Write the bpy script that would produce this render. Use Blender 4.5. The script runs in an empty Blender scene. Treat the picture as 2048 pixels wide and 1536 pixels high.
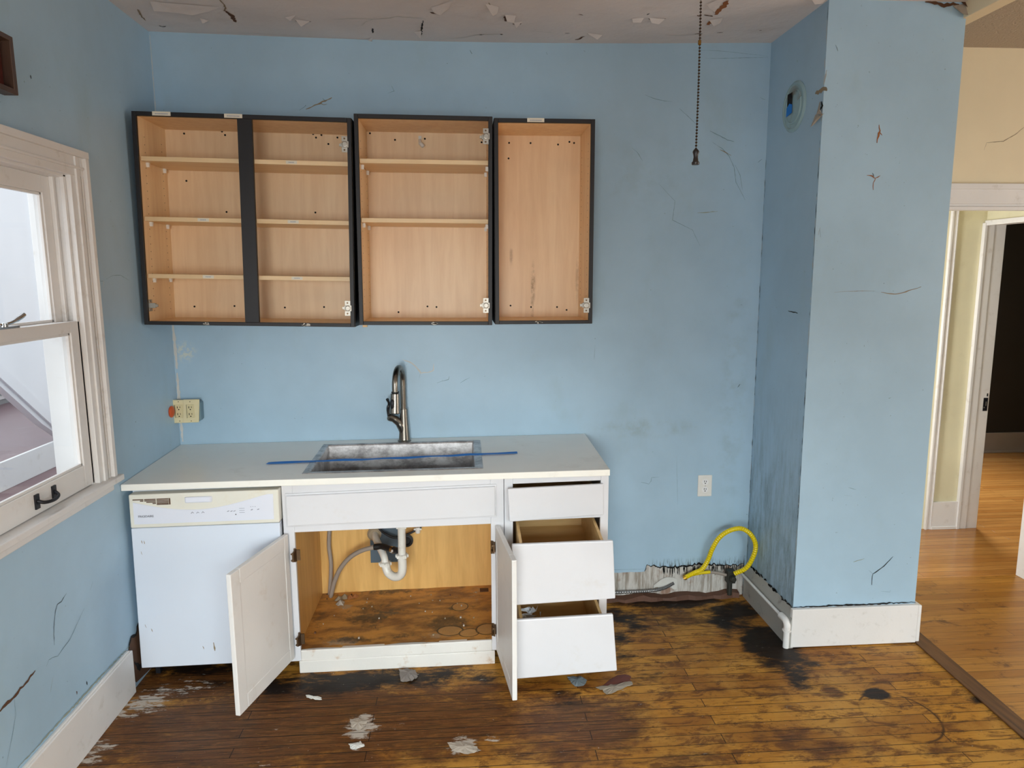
import bpy, bmesh, math, random, json
from mathutils import Vector, Matrix, noise as mnoise
random.seed(7)
S = bpy.context.scene
COL = S.collection

# ------------------------------------------------------------------ camera
cam_d = bpy.data.cameras.new('camera')
cam_d.sensor_width = 36.0; cam_d.lens = 36.0 * 1406.93 / 2048; cam_d.clip_start = .05
cam = bpy.data.objects.new('camera', cam_d); COL.objects.link(cam)
_r = Vector((0.997548, -0.069834, -0.004644)); _u = Vector((0.015180, 0.151121, 0.988399)); _w = Vector((0.068322, 0.986046, -0.151810))
M = Matrix((_r, _u, -_w)).transposed().to_4x4(); M.translation = Vector((1.4323, -3.5759, 1.7486))
cam.matrix_world = M
S.camera = cam
# ------------------------------------------------------------------ world, light, exposure
S.view_settings.view_transform = 'Standard'; S.view_settings.look = 'None'
S.view_settings.gamma = 1; S.view_settings.use_curve_mapping = False
S.view_settings.exposure = 0.07
W = bpy.data.worlds.new('world'); S.world = W; W.use_nodes = True
W.node_tree.nodes['Background'].inputs[0].default_value = (0.86, 0.93, 1.0, 1)
W.node_tree.nodes['Background'].inputs[1].default_value = 1.7
def area(name, loc, target, sx, sy, power, col=(1, 1, 1), spread=math.pi):
    l = bpy.data.lights.new(name, 'AREA'); l.shape = 'RECTANGLE'; l.size = sx; l.size_y = sy
    l.energy = power; l.color = col; l.spread = spread
    o = bpy.data.objects.new(name, l); COL.objects.link(o); o.location = loc
    o.rotation_euler = (Vector(target) - Vector(loc)).to_track_quat('-Z', 'Y').to_euler()
    o.visible_camera = True
    return o
# daylight through the windows of the wall behind the camera, the dining side and the far room, and added fill lamps
area('daylight_rear_window', (.9, -5.45, 1.4), (1.1, -3.0, 0), .9, 1.4, 39, (1.0, 1.0, .97), 2.1)
area('sky_rear_window', (2.75, -6.7, 2.85), (2.6, -2.6, .4), 2.6, 1.1, 450, (.80, .96, 1.0), 2.6)
area('low_rear_fill', (1.2, -5.45, 1.15), (1.2, 0, .45), 1.2, .9, 2.2, (.9, 1, 1), .62)  # added narrow beam brightening the lower back wall, no window of its own
area('daylight_dining_window', (7.3, -2.6, 1.45), (4.4, -.6, .6), 2.0, 1.4, 37, (1.0, .92, .82), 2.2)
area('daylight_far_room_window', (5.45, 2.75, 1.5), (5.1, .6, 0), .7, 1.2, 60, (.95, .98, 1.0), 2.6)
area('hall_fill', (3.1, .30, 1.5), (4.9, .80, 1.2), .3, 1.3, 14, (1.0, .98, .95), 2.4)  # added fill lamp out of view, brightens the hall wall strip
area('porch_fill', (-.75, -1.2, 2.75), (-.2, -1.2, .9), .9, 1.8, 16, (.86, .93, 1.0), 3.0)  # added unseen lamp above the roofless porch, brightens the window side

# measured coordinates (metres, room axes) of cracks, stains and hoses
D = json.loads('''{"back":[[[[0.668,2.533],[0.697,2.552],[0.702,2.559]],0.003,"dust"],[[[0.701,2.538],[0.744,2.557],[0.768,2.568],[0.804,2.585],[0.826,2.592]],0.007,"tan"],[[[0.768,2.568],[0.784,2.56],[0.803,2.564]],0.003,"tan"],[[[0.781,2.589],[0.797,2.576]],0.003,"dust"],[[[2.342,2.624],[2.392,2.606],[2.442,2.597],[2.48,2.595]],0.0025,"dust"],[[[2.514,2.563],[2.558,2.528],[2.597,2.493]],0.0025,"dust"],[[[2.674,2.458],[2.726,2.434],[2.765,2.415],[2.799,2.408]],0.004,"dust"],[[[2.689,2.403],[2.742,2.372],[2.776,2.338],[2.805,2.283],[2.818,2.21],[2.869,2.124]],0.003,"dust"],[[[2.423,2.201],[2.481,2.142],[2.507,2.118],[2.497,2.024],[2.602,1.975],[2.644,1.895]],0.0022,"dust"],[[[2.282,2.373],[2.31,2.352],[2.337,2.311]],0.0025,"dust"],[[[1.124,1.332],[1.151,1.324],[1.181,1.306],[1.201,1.283],[1.215,1.262]],0.006,"white"],[[[1.198,1.278],[1.213,1.262],[1.248,1.264],[1.277,1.274],[1.282,1.31]],0.005,"white"],[[[1.213,1.262],[1.205,1.234]],0.002,"dust"],[[[1.295,1.209],[1.324,1.219],[1.354,1.226],[1.36,1.244]],0.003,"dust"],[[[1.413,1.207],[1.439,1.223],[1.464,1.235]],0.002,"dust"],[[[2.368,0.658],[2.39,0.652],[2.409,0.646],[2.422,0.662],[2.424,0.682],[2.465,0.683]],0.003,"dust"],[[[2.873,1.161],[2.886,1.18]],0.003,"dark"],[[[2.636,2.798],[2.736,2.8],[2.812,2.803],[2.953,2.808]],0.0022,"dust"],[[[2.571,0.525],[2.557,0.797]],0.0012,"dust"],[[[1.486,2.819],[1.495,2.801]],0.003,"dark"],[[[1.852,2.815],[1.859,2.802]],0.003,"dust"],[[[1.109,2.65],[1.12,2.627],[1.091,2.616]],0.003,"dust"],[[[2.729,2.367],[2.76,2.355],[2.787,2.341]],0.004,"tan"],[[[2.11,1.395],[2.106,1.317]],0.0015,"dust"],[[[2.625,2.059],[2.728,2.067]],0.004,"tanl"],[[[2.572,2.836],[2.71,2.834],[2.95,2.814]],0.0015,"dust"],[[[2.922,2.619],[2.948,2.608]],0.003,"dust"],[[[2.927,2.308],[2.947,2.325]],0.004,"dust"],[[[2.853,2.173],[2.837,2.246],[2.809,2.295]],0.002,"dust"],[[[2.729,0.179],[2.512,0.169]],0.002,"dust"]],"col":[[[[3.217,2.379],[3.224,2.355],[3.219,2.334],[3.214,2.305]],0.008,"rust"],[[[3.224,2.35],[3.236,2.336]],0.004,"rust"],[[[3.18,2.17],[3.2,2.17],[3.212,2.162],[3.219,2.156],[3.213,2.139],[3.213,2.109]],0.005,"rust"],[[[3.219,2.158],[3.242,2.17]],0.003,"rust"],[[[3.206,2.181],[3.214,2.164]],0.003,"dark"],[[[3.068,1.67],[3.118,1.674],[3.21,1.676],[3.256,1.675]],0.0018,"tan"],[[[3.284,1.671],[3.321,1.662],[3.361,1.661],[3.399,1.672],[3.467,1.692]],0.004,"tan"],[[[3.344,0.294],[3.344,0.326],[3.347,0.349],[3.375,0.368],[3.398,0.387],[3.439,0.433]],0.004,"dark"],[[[3.324,0.369],[3.347,0.349]],0.002,"dust"],[[[3.245,0.412],[3.269,0.419],[3.3,0.427]],0.003,"tanl"],[[[3.195,0.776],[3.234,0.765]],0.002,"dust"],[[[3.178,0.74],[3.219,0.734]],0.001,"dust"],[[[3.393,0.262],[3.438,0.255],[3.438,0.265]],0.0015,"dust"],[[[3.006,2.698],[3.018,2.674]],0.004,"dust"],[[[2.987,1.94],[2.991,1.908]],0.003,"dust"]],"colL":[[[[-0.481,2.52],[-0.52,2.522],[-0.562,2.52],[-0.584,2.511]],0.02,"tan"],[[[-0.538,2.475],[-0.549,2.455],[-0.534,2.442]],0.012,"dark"],[[[-0.551,2.539],[-0.563,2.575],[-0.569,2.594]],0.012,"white"],[[[-0.339,1.579],[-0.385,1.577],[-0.435,1.574]],0.005,"dark"],[[[-0.595,1.948],[-0.581,1.917]],0.006,"white"]],"colLflap":[[[-0.497,2.43],[-0.531,2.426],[-0.588,2.406],[-0.574,2.421],[-0.519,2.388],[-0.508,2.376]],[[-0.526,2.474],[-0.559,2.472],[-0.582,2.427],[-0.558,2.416],[-0.531,2.426]]],"left":[[[[-1.539,0.44],[-1.493,0.442],[-1.445,0.441],[-1.419,0.445],[-1.379,0.451],[-1.31,0.462]],0.007,"brown"],[[[-1.251,0.443],[-1.234,0.457],[-1.213,0.454],[-1.182,0.442],[-1.15,0.45],[-1.099,0.461],[-1.043,0.495],[-0.992,0.526]],0.003,"dust"],[[[-1.195,0.49],[-1.187,0.551],[-1.168,0.603],[-1.153,0.619],[-1.128,0.618],[-1.094,0.632]],0.003,"dark"],[[[-1.426,0.435],[-1.428,0.382],[-1.454,0.331],[-1.497,0.259]],0.002,"dust"],[[[-0.69,1.735],[-0.623,1.736]],0.002,"dust"],[[[-0.602,1.744],[-0.546,1.758],[-0.481,1.76],[-0.405,1.737]],0.002,"dust"],[[[-0.623,1.736],[-0.632,1.711]],0.003,"white"],[[[-0.94,0.574],[-0.917,0.598]],0.002,"dust"],[[[-1.223,0.385],[-1.245,0.344]],0.002,"tanl"],[[[-1.025,0.251],[-1.024,0.234]],0.006,"dark"],[[[-1.097,0.254],[-1.093,0.241]],0.004,"brown"],[[[-0.986,2.421],[-0.983,2.409]],0.004,"dark"]],"far":[[[[4.116,2.377],[4.126,2.412],[4.172,2.417],[4.215,2.42],[4.245,2.437],[4.281,2.457],[4.318,2.49]],0.003,"tan"]],"ceil":[[[[0.462,-0.439],[0.465,-0.386],[0.458,-0.336],[0.441,-0.312]],0.01,"tan"],[[[0.441,-0.312],[0.452,-0.296],[0.455,-0.261],[0.451,-0.213],[0.45,-0.176]],0.022,"brown"],[[[0.285,-0.309],[0.295,-0.293],[0.318,-0.294]],0.012,"dark"],[[[0.077,-0.286],[0.056,-0.191],[0.052,-0.148]],0.008,"tan"],[[[0.085,-0.092],[0.093,-0.073],[0.114,-0.087]],0.008,"dark"],[[[0.723,-0.228],[0.735,-0.204],[0.763,-0.212],[0.786,-0.22]],0.014,"brown"],[[[0.892,-0.256],[0.963,-0.272],[1.006,-0.274],[1.06,-0.271],[1.126,-0.287],[1.172,-0.313],[1.214,-0.304],[1.256,-0.3],[1.292,-0.29]],0.008,"white"],[[[0.999,-0.188],[1.022,-0.233],[1.067,-0.278]],0.005,"white"],[[[1.278,-0.272],[1.269,-0.184],[1.259,-0.085],[1.253,-0.131]],0.008,"dark"],[[[1.313,-0.367],[1.334,-0.363],[1.356,-0.398]],0.016,"brown"],[[[1.046,-0.159],[1.041,-0.1]],0.012,"dark"],[[[1.003,-0.001],[1.006,0.013]],0.01,"dark"],[[[1.392,-0.044],[1.463,-0.069],[1.532,-0.113],[1.635,-0.119]],0.006,"white"],[[[1.52,-0.106],[1.55,-0.115]],0.01,"dark"],[[[1.624,-0.119],[1.638,-0.119]],0.008,"dark"],[[[1.633,-0.345],[1.639,-0.286],[1.658,-0.293],[1.678,-0.324]],0.013,"brown"],[[[1.676,-0.257],[1.692,-0.233],[1.709,-0.265]],0.014,"brown"],[[[1.559,-0.491],[1.569,-0.438],[1.575,-0.394]],0.007,"tan"],[[[1.984,-0.056],[2.006,-0.064],[2.013,-0.092],[2.022,-0.1]],0.012,"brown"],[[[2.028,-0.141],[2.055,-0.122],[2.081,-0.11],[2.099,-0.118]],0.018,"brown"],[[[1.923,-0.142],[1.946,-0.143]],0.006,"dark"],[[[1.876,-0.146],[1.829,-0.157],[1.759,-0.166]],0.005,"white"],[[[1.95,-0.375],[1.97,-0.37]],0.008,"brown"],[[[2.267,-0.333],[2.289,-0.316],[2.32,-0.318],[2.343,-0.332]],0.013,"brown"],[[[2.247,-0.374],[2.255,-0.392]],0.01,"dark"],[[[2.4,-0.121],[2.449,-0.116],[2.486,-0.111],[2.55,-0.136]],0.005,"white"],[[[2.539,-0.135],[2.574,-0.137]],0.012,"brown"],[[[2.637,-0.154],[2.665,-0.156]],0.007,"brown"],[[[2.828,-0.179],[2.839,-0.186]],0.006,"brown"],[[[2.498,-0.376],[2.524,-0.366],[2.544,-0.361]],0.01,"brown"],[[[2.542,-0.537],[2.545,-0.477],[2.542,-0.437],[2.546,-0.379]],0.028,"rust"],[[[2.554,-0.256],[2.559,-0.294],[2.581,-0.296]],0.03,"rust"],[[[2.576,-0.308],[2.596,-0.334]],0.012,"brown"],[[[2.47,-0.375],[2.487,-0.358]],0.01,"brown"],[[[0.033,-0.01],[0.469,-0.034],[0.923,-0.011],[1.248,0.028]],0.004,"white"]],"ceilflap":[[[0.17,-0.385],[0.439,-0.352],[0.386,-0.315],[0.302,-0.282],[0.226,-0.3],[0.153,-0.307]],[[0.684,-0.262],[0.738,-0.295],[0.701,-0.245]],[[0.307,-0.211],[0.336,-0.182],[0.305,-0.174]],[[1.32,-0.424],[1.41,-0.504],[1.393,-0.439],[1.356,-0.381],[1.331,-0.385]],[[1.23,-0.13],[1.265,-0.145],[1.256,-0.078]],[[1.543,-0.48],[1.602,-0.451],[1.596,-0.395],[1.58,-0.383]],[[1.632,-0.363],[1.68,-0.354],[1.675,-0.306],[1.644,-0.316]],[[2.191,-0.335],[2.242,-0.344],[2.236,-0.313],[2.201,-0.311]],[[2.264,-0.345],[2.339,-0.331],[2.321,-0.3],[2.286,-0.31]],[[2.464,-0.5],[2.514,-0.572],[2.522,-0.503],[2.521,-0.447],[2.492,-0.468]],[[2.541,-0.318],[2.594,-0.346],[2.597,-0.303],[2.579,-0.276]],[[2.864,-0.587],[2.945,-0.602],[2.943,-0.543],[2.915,-0.536]],[[1.004,-0.009],[1.031,-0.038],[1.016,0.026]],[[2.019,-0.154],[2.102,-0.125],[2.084,-0.096]],[[0.721,-0.24],[0.783,-0.226],[0.736,-0.192]],[[1.676,-0.27],[1.714,-0.29],[1.691,-0.239]]],"black":[[0.219,-0.525,0.59,0.093,0.75],[0.11,-0.636,0.131,0.119,0.5],[2.535,-0.035,0.406,0.129,1],[2.793,-0.2,0.235,0.244,0.8],[2.886,-0.56,0.189,0.334,0.95],[2.88,-0.753,0.1,0.236,0.75],[3.141,-0.957,0.084,0.051,1.2],[3.55,-1.031,0.066,0.053,0.6],[2.24,-0.723,0.122,0.094,0.6],[0.914,-0.68,0.92,0.134,0.75],[-0.115,-0.56,0.134,0.207,0.7],[2.715,-0.302,0.063,0.23,0.7],[2.258,-0.213,0.129,0.213,0.7],[1.771,-0.893,0.54,0.14,0.35],[1.545,-1.218,0.24,0.165,0.4],[2.159,-0.48,0.095,0.415,0.6]],"brown":[[0.227,-0.665,0.565,0.195,0.9],[0.214,-1.031,0.383,0.276,0.6],[0.767,-0.982,1.381,0.39,1],[1.849,-1.065,0.431,0.313,0.8],[2.381,-0.195,0.777,0.27,0.6],[2.975,-0.933,0.063,0.062,0.9],[2.617,-1.2,0.209,0.086,0.6],[2.826,-1.288,0.296,0.095,0.65],[3.158,-1.313,0.166,0.066,0.5],[2.459,-0.875,0.128,0.043,0.5],[3.158,-0.734,0.134,0.04,0.5],[2.877,-0.289,0.382,0.311,0.6],[2.082,-1.313,0.45,0.103,0.6],[2.724,-0.967,0.083,0.203,0.35]],"white":[[1.014,-1.007,0.091,0.114,0.62],[1.013,-1.132,0.038,0.029,0.65],[1.407,-1.16,0.098,0.069,0.62],[1.521,-1.125,0.053,0.041,0.5],[1.164,-0.668,0.062,0.072,0.5],[0.098,-0.782,0.146,0.094,0.66],[0.027,-0.867,0.111,0.068,0.58],[0.035,-1.061,0.085,0.053,0.6],[0.191,-0.681,0.195,0.093,0.42],[0.043,-1.131,0.092,0.039,0.5],[2.058,-0.836,0.064,0.036,0.35],[0.707,-1.195,0.073,0.038,0.4],[1.754,-1.026,0.119,0.051,0.25]],"ring":[[3.154,-1.108,0.143,0.161,1]],"cblack":[[0.981,-0.296,0.209,0.169,0.7],[1.349,-0.426,0.142,0.109,0.85],[1.384,-0.275,0.074,0.054,0.6],[0.726,-0.352,0.06,0.203,0.5],[1.294,-0.157,0.064,0.069,0.5],[1.029,-0.049,0.262,0.048,0.7],[0.896,-0.531,0.182,0.045,0.6],[1.122,-0.526,0.184,0.037,0.6]],"cwhite":[[0.854,-0.55,0.124,0.063,0.5],[0.82,-0.203,0.055,0.055,0.5],[1.283,-0.539,0.115,0.046,0.45],[1.435,-0.111,0.13,0.105,0.35],[1.03,-0.3,0.122,0.073,0.45]],"crings":[[1.351,-0.493,0.058,0.043,1],[1.439,-0.524,0.044,0.037,1],[1.525,-0.502,0.051,0.047,1],[1.396,-0.26,0.039,0.043,1]],"holes":[[0.135,2.419],[0.13,2.203],[0.31,2.43],[0.323,2.414],[0.307,2.059],[0.125,1.608],[0.316,1.609],[0.733,2.422],[0.746,2.406],[0.772,2.418],[0.847,2.407],[0.803,2.377],[0.84,2.245],[0.727,2.057],[0.558,1.6],[0.748,1.601],[1.002,2.427],[1.12,2.398],[1.263,2.404],[1.536,2.39],[1.257,1.6],[1.302,1.597],[1.113,1.573],[1.67,2.389],[1.775,2.389],[1.91,2.383],[1.966,2.396],[1.989,2.391],[1.667,2.316],[1.673,1.601],[1.777,1.593],[1.909,1.592],[1.958,1.577]],"yelloy":[-0.05,-0.055,-0.065,-0.08,-0.1,-0.12,-0.14,-0.15,-0.155,-0.15,-0.14,-0.11,-0.075],"yellow":[[2.614,0.136],[2.656,0.16],[2.696,0.185],[2.721,0.242],[2.736,0.314],[2.761,0.379],[2.805,0.424],[2.865,0.439],[2.915,0.409],[2.948,0.346],[2.942,0.276],[2.919,0.202],[2.875,0.158]],"yellow2":[[2.654,0.147],[2.693,0.154],[2.748,0.158]],"gray2":[[2.742,0.158],[2.793,0.15],[2.838,0.137]],"chain":[[2.081,2.476],[2.08,2.09],[2.081,2.052]],"hose":[[0.74,0.148],[0.761,0.217],[0.796,0.292],[0.849,0.357],[0.914,0.4],[0.987,0.424]],"hoseb":[[0.987,0.424],[1.033,0.428],[1.088,0.418]],"hosev":[[0.734,0.49],[0.729,0.382],[0.732,0.274],[0.732,0.164]],"cables":[[[1.005,0.475],[1.042,0.445],[1.093,0.438],[1.144,0.447],[1.191,0.472]]],"plate":[[0.934,0.446],[1.088,0.441],[1.084,0.271],[0.933,0.27]],"ringblk":[[1.119,0.374]]}''')
# ------------------------------------------------------------------ materials
def lin(c):
    return tuple((v / 255 / 12.92) if v / 255 <= .04045 else ((v / 255 + .055) / 1.055) ** 2.4 for v in c)
class NT:
    def __init__(s, name):
        s.m = bpy.data.materials.new(name); s.m.use_nodes = True; s.t = s.m.node_tree
        s.b = s.t.nodes['Principled BSDF']; s.co = None
    def n(s, typ, props=None, **k):
        x = s.t.nodes.new(typ)
        for a, v in (props or {}).items(): setattr(x, a, v)
        for a, v in k.items():
            i = x.inputs[int(a[1:])] if a[0] == 'i' and a[1:].isdigit() else x.inputs[a.replace('_', ' ')]
            s.set(i, v)
        return x
    def set(s, i, v):
        if isinstance(v, bpy.types.NodeSocket): s.t.links.new(v, i)
        else:
            if isinstance(v, (tuple, list)) and len(v) == 3 and len(i.default_value) == 4: v = (*v, 1)
            i.default_value = v
    def pos(s):
        if s.co is None: s.co = s.n('ShaderNodeTexCoord').outputs['Object']
        return s.co
    def m2(s, op, a, b=0.0, clamp=False):
        x = s.n('ShaderNodeMath', {'operation': op, 'use_clamp': clamp}); s.set(x.inputs[0], a); s.set(x.inputs[1], b); return x.outputs[0]
    def scale(s, v, sc, loc=(0, 0, 0)):
        x = s.n('ShaderNodeMapping'); s.set(x.inputs[0], v); x.inputs[1].default_value = loc; x.inputs[3].default_value = sc; return x.outputs[0]
    def noise(s, sc, det=4, rough=.55, vec=None, dist=0):
        x = s.n('ShaderNodeTexNoise'); s.set(x.inputs['Vector'], vec if vec is not None else s.pos())
        x.inputs['Scale'].default_value = sc; x.inputs['Detail'].default_value = det; x.inputs['Roughness'].default_value = rough
        x.inputs['Distortion'].default_value = dist
        return x.outputs[0]
    def step(s, v, a, b, lo=0.0, hi=1.0):
        x = s.n('ShaderNodeMapRange', {'interpolation_type': 'SMOOTHSTEP'}); s.set(x.inputs[0], v)
        for i, q in zip((1, 2, 3, 4), (a, b, lo, hi)): x.inputs[i].default_value = q
        return x.outputs[0]
    def mix(s, f, a, b, mode='MIX'):
        x = s.n('ShaderNodeMix', {'data_type': 'RGBA', 'blend_type': mode}); s.set(x.inputs[0], f); s.set(x.inputs[6], a); s.set(x.inputs[7], b); return x.outputs[2]
    def bump(s, h, st=.3, d=.01):
        x = s.n('ShaderNodeBump'); s.set(x.inputs['Height'], h); x.inputs['Strength'].default_value = st; x.inputs['Distance'].default_value = d
        s.t.links.new(x.outputs[0], s.b.inputs['Normal'])
    def out(s, col=None, rough=None, metal=None):
        if col is not None: s.set(s.b.inputs['Base Color'], col)
        if rough is not None: s.set(s.b.inputs['Roughness'], rough)
        if metal is not None: s.set(s.b.inputs['Metallic'], metal)
        return s.m
    def blobs(s, L, axes=(0, 1), v=None):
        """strongest of several soft ellipses (cx, cy, rx, ry, strength) in object coordinates"""
        acc = None; v = v if v is not None else s.pos()
        for cx, cy, rx, ry, st in L:
            loc = [0, 0, 0]; sc = [0, 0, 0]
            sc[axes[0]] = 1 / rx; sc[axes[1]] = 1 / ry; loc[axes[0]] = -cx / rx; loc[axes[1]] = -cy / ry
            q = s.scale(v, sc, loc)
            ln = s.n('ShaderNodeVectorMath', {'operation': 'LENGTH'}); s.set(ln.inputs[0], q)
            f = s.m2('MULTIPLY', s.step(ln.outputs['Value'], 1.35, .2), st)
            acc = f if acc is None else s.m2('MAXIMUM', acc, f)
        return acc
def paint(name, c, rough=.5, var=.06, bump=.15, dirt=None, dscale=5, damt=.5, scl=2.5):
    N = NT(name); c = lin(c)
    n = N.noise(scl, 5)
    col = N.mix(N.step(n, .3, .75), tuple(v * (1 - var) for v in c), tuple(min(1, v * (1 + var)) for v in c))
    if dirt:
        d = N.step(N.noise(dscale, 8, .65), .56, .78, 0, damt)
        col = N.mix(d, col, lin(dirt))
    N.bump(N.noise(90, 3), bump, .002)
    return N.out(col, rough)
def simple(name, c, rough=.5, metal=0):
    N = NT(name); c = lin(c)
    col = N.mix(N.noise(30, 3), tuple(v * .93 for v in c), tuple(min(1, v * 1.06) for v in c))
    return N.out(col, rough, metal)
BLUE = (168, 197, 217)
def wallpaint(name, axes, extra=None):
    N = NT(name); c = lin(BLUE)
    n = N.noise(1.6, 6, .6)
    col = N.mix(N.step(n, .3, .7), tuple(v * .93 for v in c), tuple(v * 1.05 for v in c))
    # broad patches of slightly yellower, dirtier paint
    d = N.step(N.noise(3.1, 8, .62, N.scale(N.pos(), (1, 1, .55), (5, 3, 1))), .55, .78, 0, .22)
    col = N.mix(d, col, lin((150, 168, 160)))
    sp = N.step(N.noise(60, 2, .5), .735, .77, 0, .45)
    col = N.mix(sp, col, lin((90, 105, 110)))
    if extra: col = extra(N, col)
    h = N.m2('ADD', N.noise(2.6, 3), N.m2('MULTIPLY', N.noise(50, 2), .02))
    N.bump(h, .25, .02)
    return N.out(col, .42)
def back_extra(N, col):
    k = N.blobs([(.055, 1.385, .055, .05, 1.0)], (0, 2))
    col = N.mix(N.m2('MULTIPLY', k, N.step(N.noise(45, 5, .7), .46, .56)), col, lin((205, 212, 205)))
    k = N.blobs([(2.38, .95, .3, .05, .8), (2.35, 2.25, .35, .2, .3), (2.85, 1.1, .08, .8, .5)], (0, 2))
    col = N.mix(N.m2('MULTIPLY', k, N.step(N.noise(9, 6, .6), .42, .7, 0, .5)), col, lin((130, 140, 125)))
    # mould along the torn bottom edge
    sep = N.n('ShaderNodeSeparateXYZ', None, i0=N.pos())
    e = N.step(sep.outputs[2], .235, .16)
    x = N.step(sep.outputs[0], 2.38, 2.5)
    q = N.step(N.noise(60, 4, .6, N.scale(N.pos(), (1.6, 1, .25))), .45, .6)
    return N.mix(N.m2('MULTIPLY', N.m2('MULTIPLY', e, x), q), col, lin((45, 45, 42)))
def colL_extra(N, col):
    sep = N.n('ShaderNodeSeparateXYZ', None, i0=N.pos())
    low = N.step(sep.outputs[2], 1.35, .2)
    st = N.step(N.m2('ADD', N.m2('MULTIPLY', N.noise(9, 9, .78, N.scale(N.pos(), (1, 2.2, .5))), .6), N.m2('MULTIPLY', N.noise(50, 6, .7, N.scale(N.pos(), (1, 1, .12))), .4)), .40, .66)
    col = N.mix(N.m2('MULTIPLY', N.m2('MULTIPLY', low, st), .75), col, lin((70, 82, 78)))
    v2 = N.step(N.noise(60, 5, .7), .60, .72)
    return N.mix(N.m2('MULTIPLY', N.m2('MULTIPLY', low, v2), .6), col, lin((50, 50, 40)))
m_wall = wallpaint('blue_wall_paint', (0, 2), back_extra)
m_wallp = wallpaint('blue_paint', (0, 2))
m_wallL = wallpaint('blue_wall_paint_stained', (1, 2), colL_extra)
m_trim = paint('white_trim_paint', (230, 227, 224), .38, .04, .1, (165, 150, 130), 14, .35)
m_trimd = paint('dirty_white_paint', (228, 226, 224), .45, .04, .2, (150, 138, 122), 24, .28)
m_scuff = paint('scuffed_white_paint', (226, 222, 216), .5, .05, .3, (186, 142, 92), 13, .95)
m_cab = paint('white_cabinet_paint', (221, 221, 225), .33, .03, .06, (200, 190, 172), 7, .3)
m_door = paint('worn_door_paint', (226, 223, 220), .42, .04, .1, (190, 172, 148), 9, .4)
m_dw = paint('appliance_white', (221, 228, 240), .25, .015, .02)
m_dwc = paint('yellowed_plastic', (230, 227, 215), .4, .03, .03, (214, 196, 154), 8, .45)
m_dwi = paint('control_white', (226, 229, 240), .35, .015, .02)
m_counter = paint('counter_stone', (248, 246, 238), .3, .03, .01, (180, 170, 150), 5, .25)
m_cream = paint('cream_wall_paint', (238, 222, 188), .6, .04, .12)
m_creamc = paint('cream_textured_ceiling', (200, 186, 164), .8, .05, .2)
m_hall = paint('hall_wall_paint', (222, 215, 182), .6, .05, .1, (160, 145, 100), 4, .3)
m_dark = paint('charcoal_wall_paint', (50, 46, 44), .75, .05, .1)
m_grayb = paint('grey_baseboard_paint', (170, 162, 160), .5)
m_black = simple('black_rubber', (22, 22, 24), .5)
m_hole = simple('dark_hole', (14, 12, 12), .9)
m_ivory = simple('ivory_plastic', (226, 214, 172), .35)
m_whitep = simple('white_plastic', (232, 230, 224), .35)
m_pvc = paint('grimy_pvc', (226, 222, 214), .35, .05, .05, (140, 110, 80), 16, .6)
m_nickel = simple('nickel', (176, 170, 160), .42, .9)
m_bronze = simple('worn_hinge_metal', (112, 92, 72), .4, .9)
m_chrome = simple('chrome', (210, 210, 210), .15, 1)
m_steelb = simple('brushed_nickel', (138, 130, 120), .28, 1)
m_iron = simple('black_iron', (28, 28, 34), .45, .3)
m_chain = simple('bronze_chain', (70, 56, 44), .4, .8)
m_orange = simple('orange_plastic', (206, 84, 34), .4)
m_yellow = simple('yellow_coating', (228, 202, 14), .35)
m_tape = simple('blue_masking_tape', (12, 122, 214), .6)
m_hose = paint('grey_hose', (156, 144, 134), .45, .05, .03, (90, 80, 70), 20, .5)
m_plate = paint('blue_grey_plate', (82, 100, 114), .45, .1, .05, (40, 45, 50), 20, .7)
m_conduit = simple('galvanised_conduit', (150, 150, 150), .4, .8)
m_paper = simple('label_paper', (226, 218, 200), .7)
m_ink = simple('grey_print', (92, 94, 104), .7)
m_inkl = simple('pale_grey_print', (158, 160, 172), .7)
m_espresso = simple('espresso_edge', (17, 11, 14), .5)
m_espw = paint('chipped_paint_white', (205, 200, 190), .6)
m_flake = paint('paint_flake', (176, 164, 150), .8, .1, .4, (110, 92, 74), 40, .9)
m_tan = simple('bare_plaster_tan', (150, 132, 108), .8)
m_rust = simple('rusty_plaster', (150, 92, 46), .85)
m_brown = simple('exposed_lath_brown', (92, 62, 42), .85)
m_dust = simple('crack_blue_grey', (112, 136, 148), .8)  # blue-grey of the thin cracks in the wall paint
m_tanl = simple('pale_tan_scrape', (150, 158, 146), .8)
m_wht = simple('peeled_paint_edge', (208, 206, 200), .7)
CR = {'dust': 1, 'tan': 2, 'rust': 3, 'brown': 4, 'dark': 5, 'white': 6, 'tanl': 7}
CRM = [m_dust, m_tan, m_rust, m_brown, m_hole, m_wht, m_tanl]
def wood_maple(name, c1, c2, rough=.4, axis=2, stain=None):
    N = NT(name)
    sc = [9, 9, 9]; sc[axis] = .8
    g = N.noise(3, 6, .6, N.scale(N.pos(), sc), .4)
    col = N.mix(N.step(g, .3, .72), lin(c1), lin(c2))
    col = N.mix(N.step(N.noise(1.7, 4), .5, .75, 0, .35), col, lin(tuple(v * .86 for v in c1)))
    if stain: col = stain(N, col)
    N.bump(g, .06, .002)
    return N.out(col, rough)
def drip(N, col):
    k = N.blobs([(.205, .18, .012, .1, 1.0), (.20, .05, .01, .1, .7), (.095, .32, .01, .05, .6), (.43, .2, .012, .12, .5)], (0, 2))
    return N.mix(N.m2('MULTIPLY', k, N.step(N.noise(20, 5, .7), .38, .6, 0, .8)), col, lin((150, 108, 66)))
m_maple = wood_maple('maple_laminate', (232, 194, 148), (244, 212, 166))
m_mapleback = wood_maple('maple_back_board', (238, 204, 162), (248, 218, 178))
m_maplest = wood_maple('maple_back_board_stained', (238, 202, 160), (248, 216, 176), .4, 2, drip)
m_mapleh = wood_maple('maple_shelf_edge', (232, 198, 150), (242, 212, 168), .4, 0)
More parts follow.
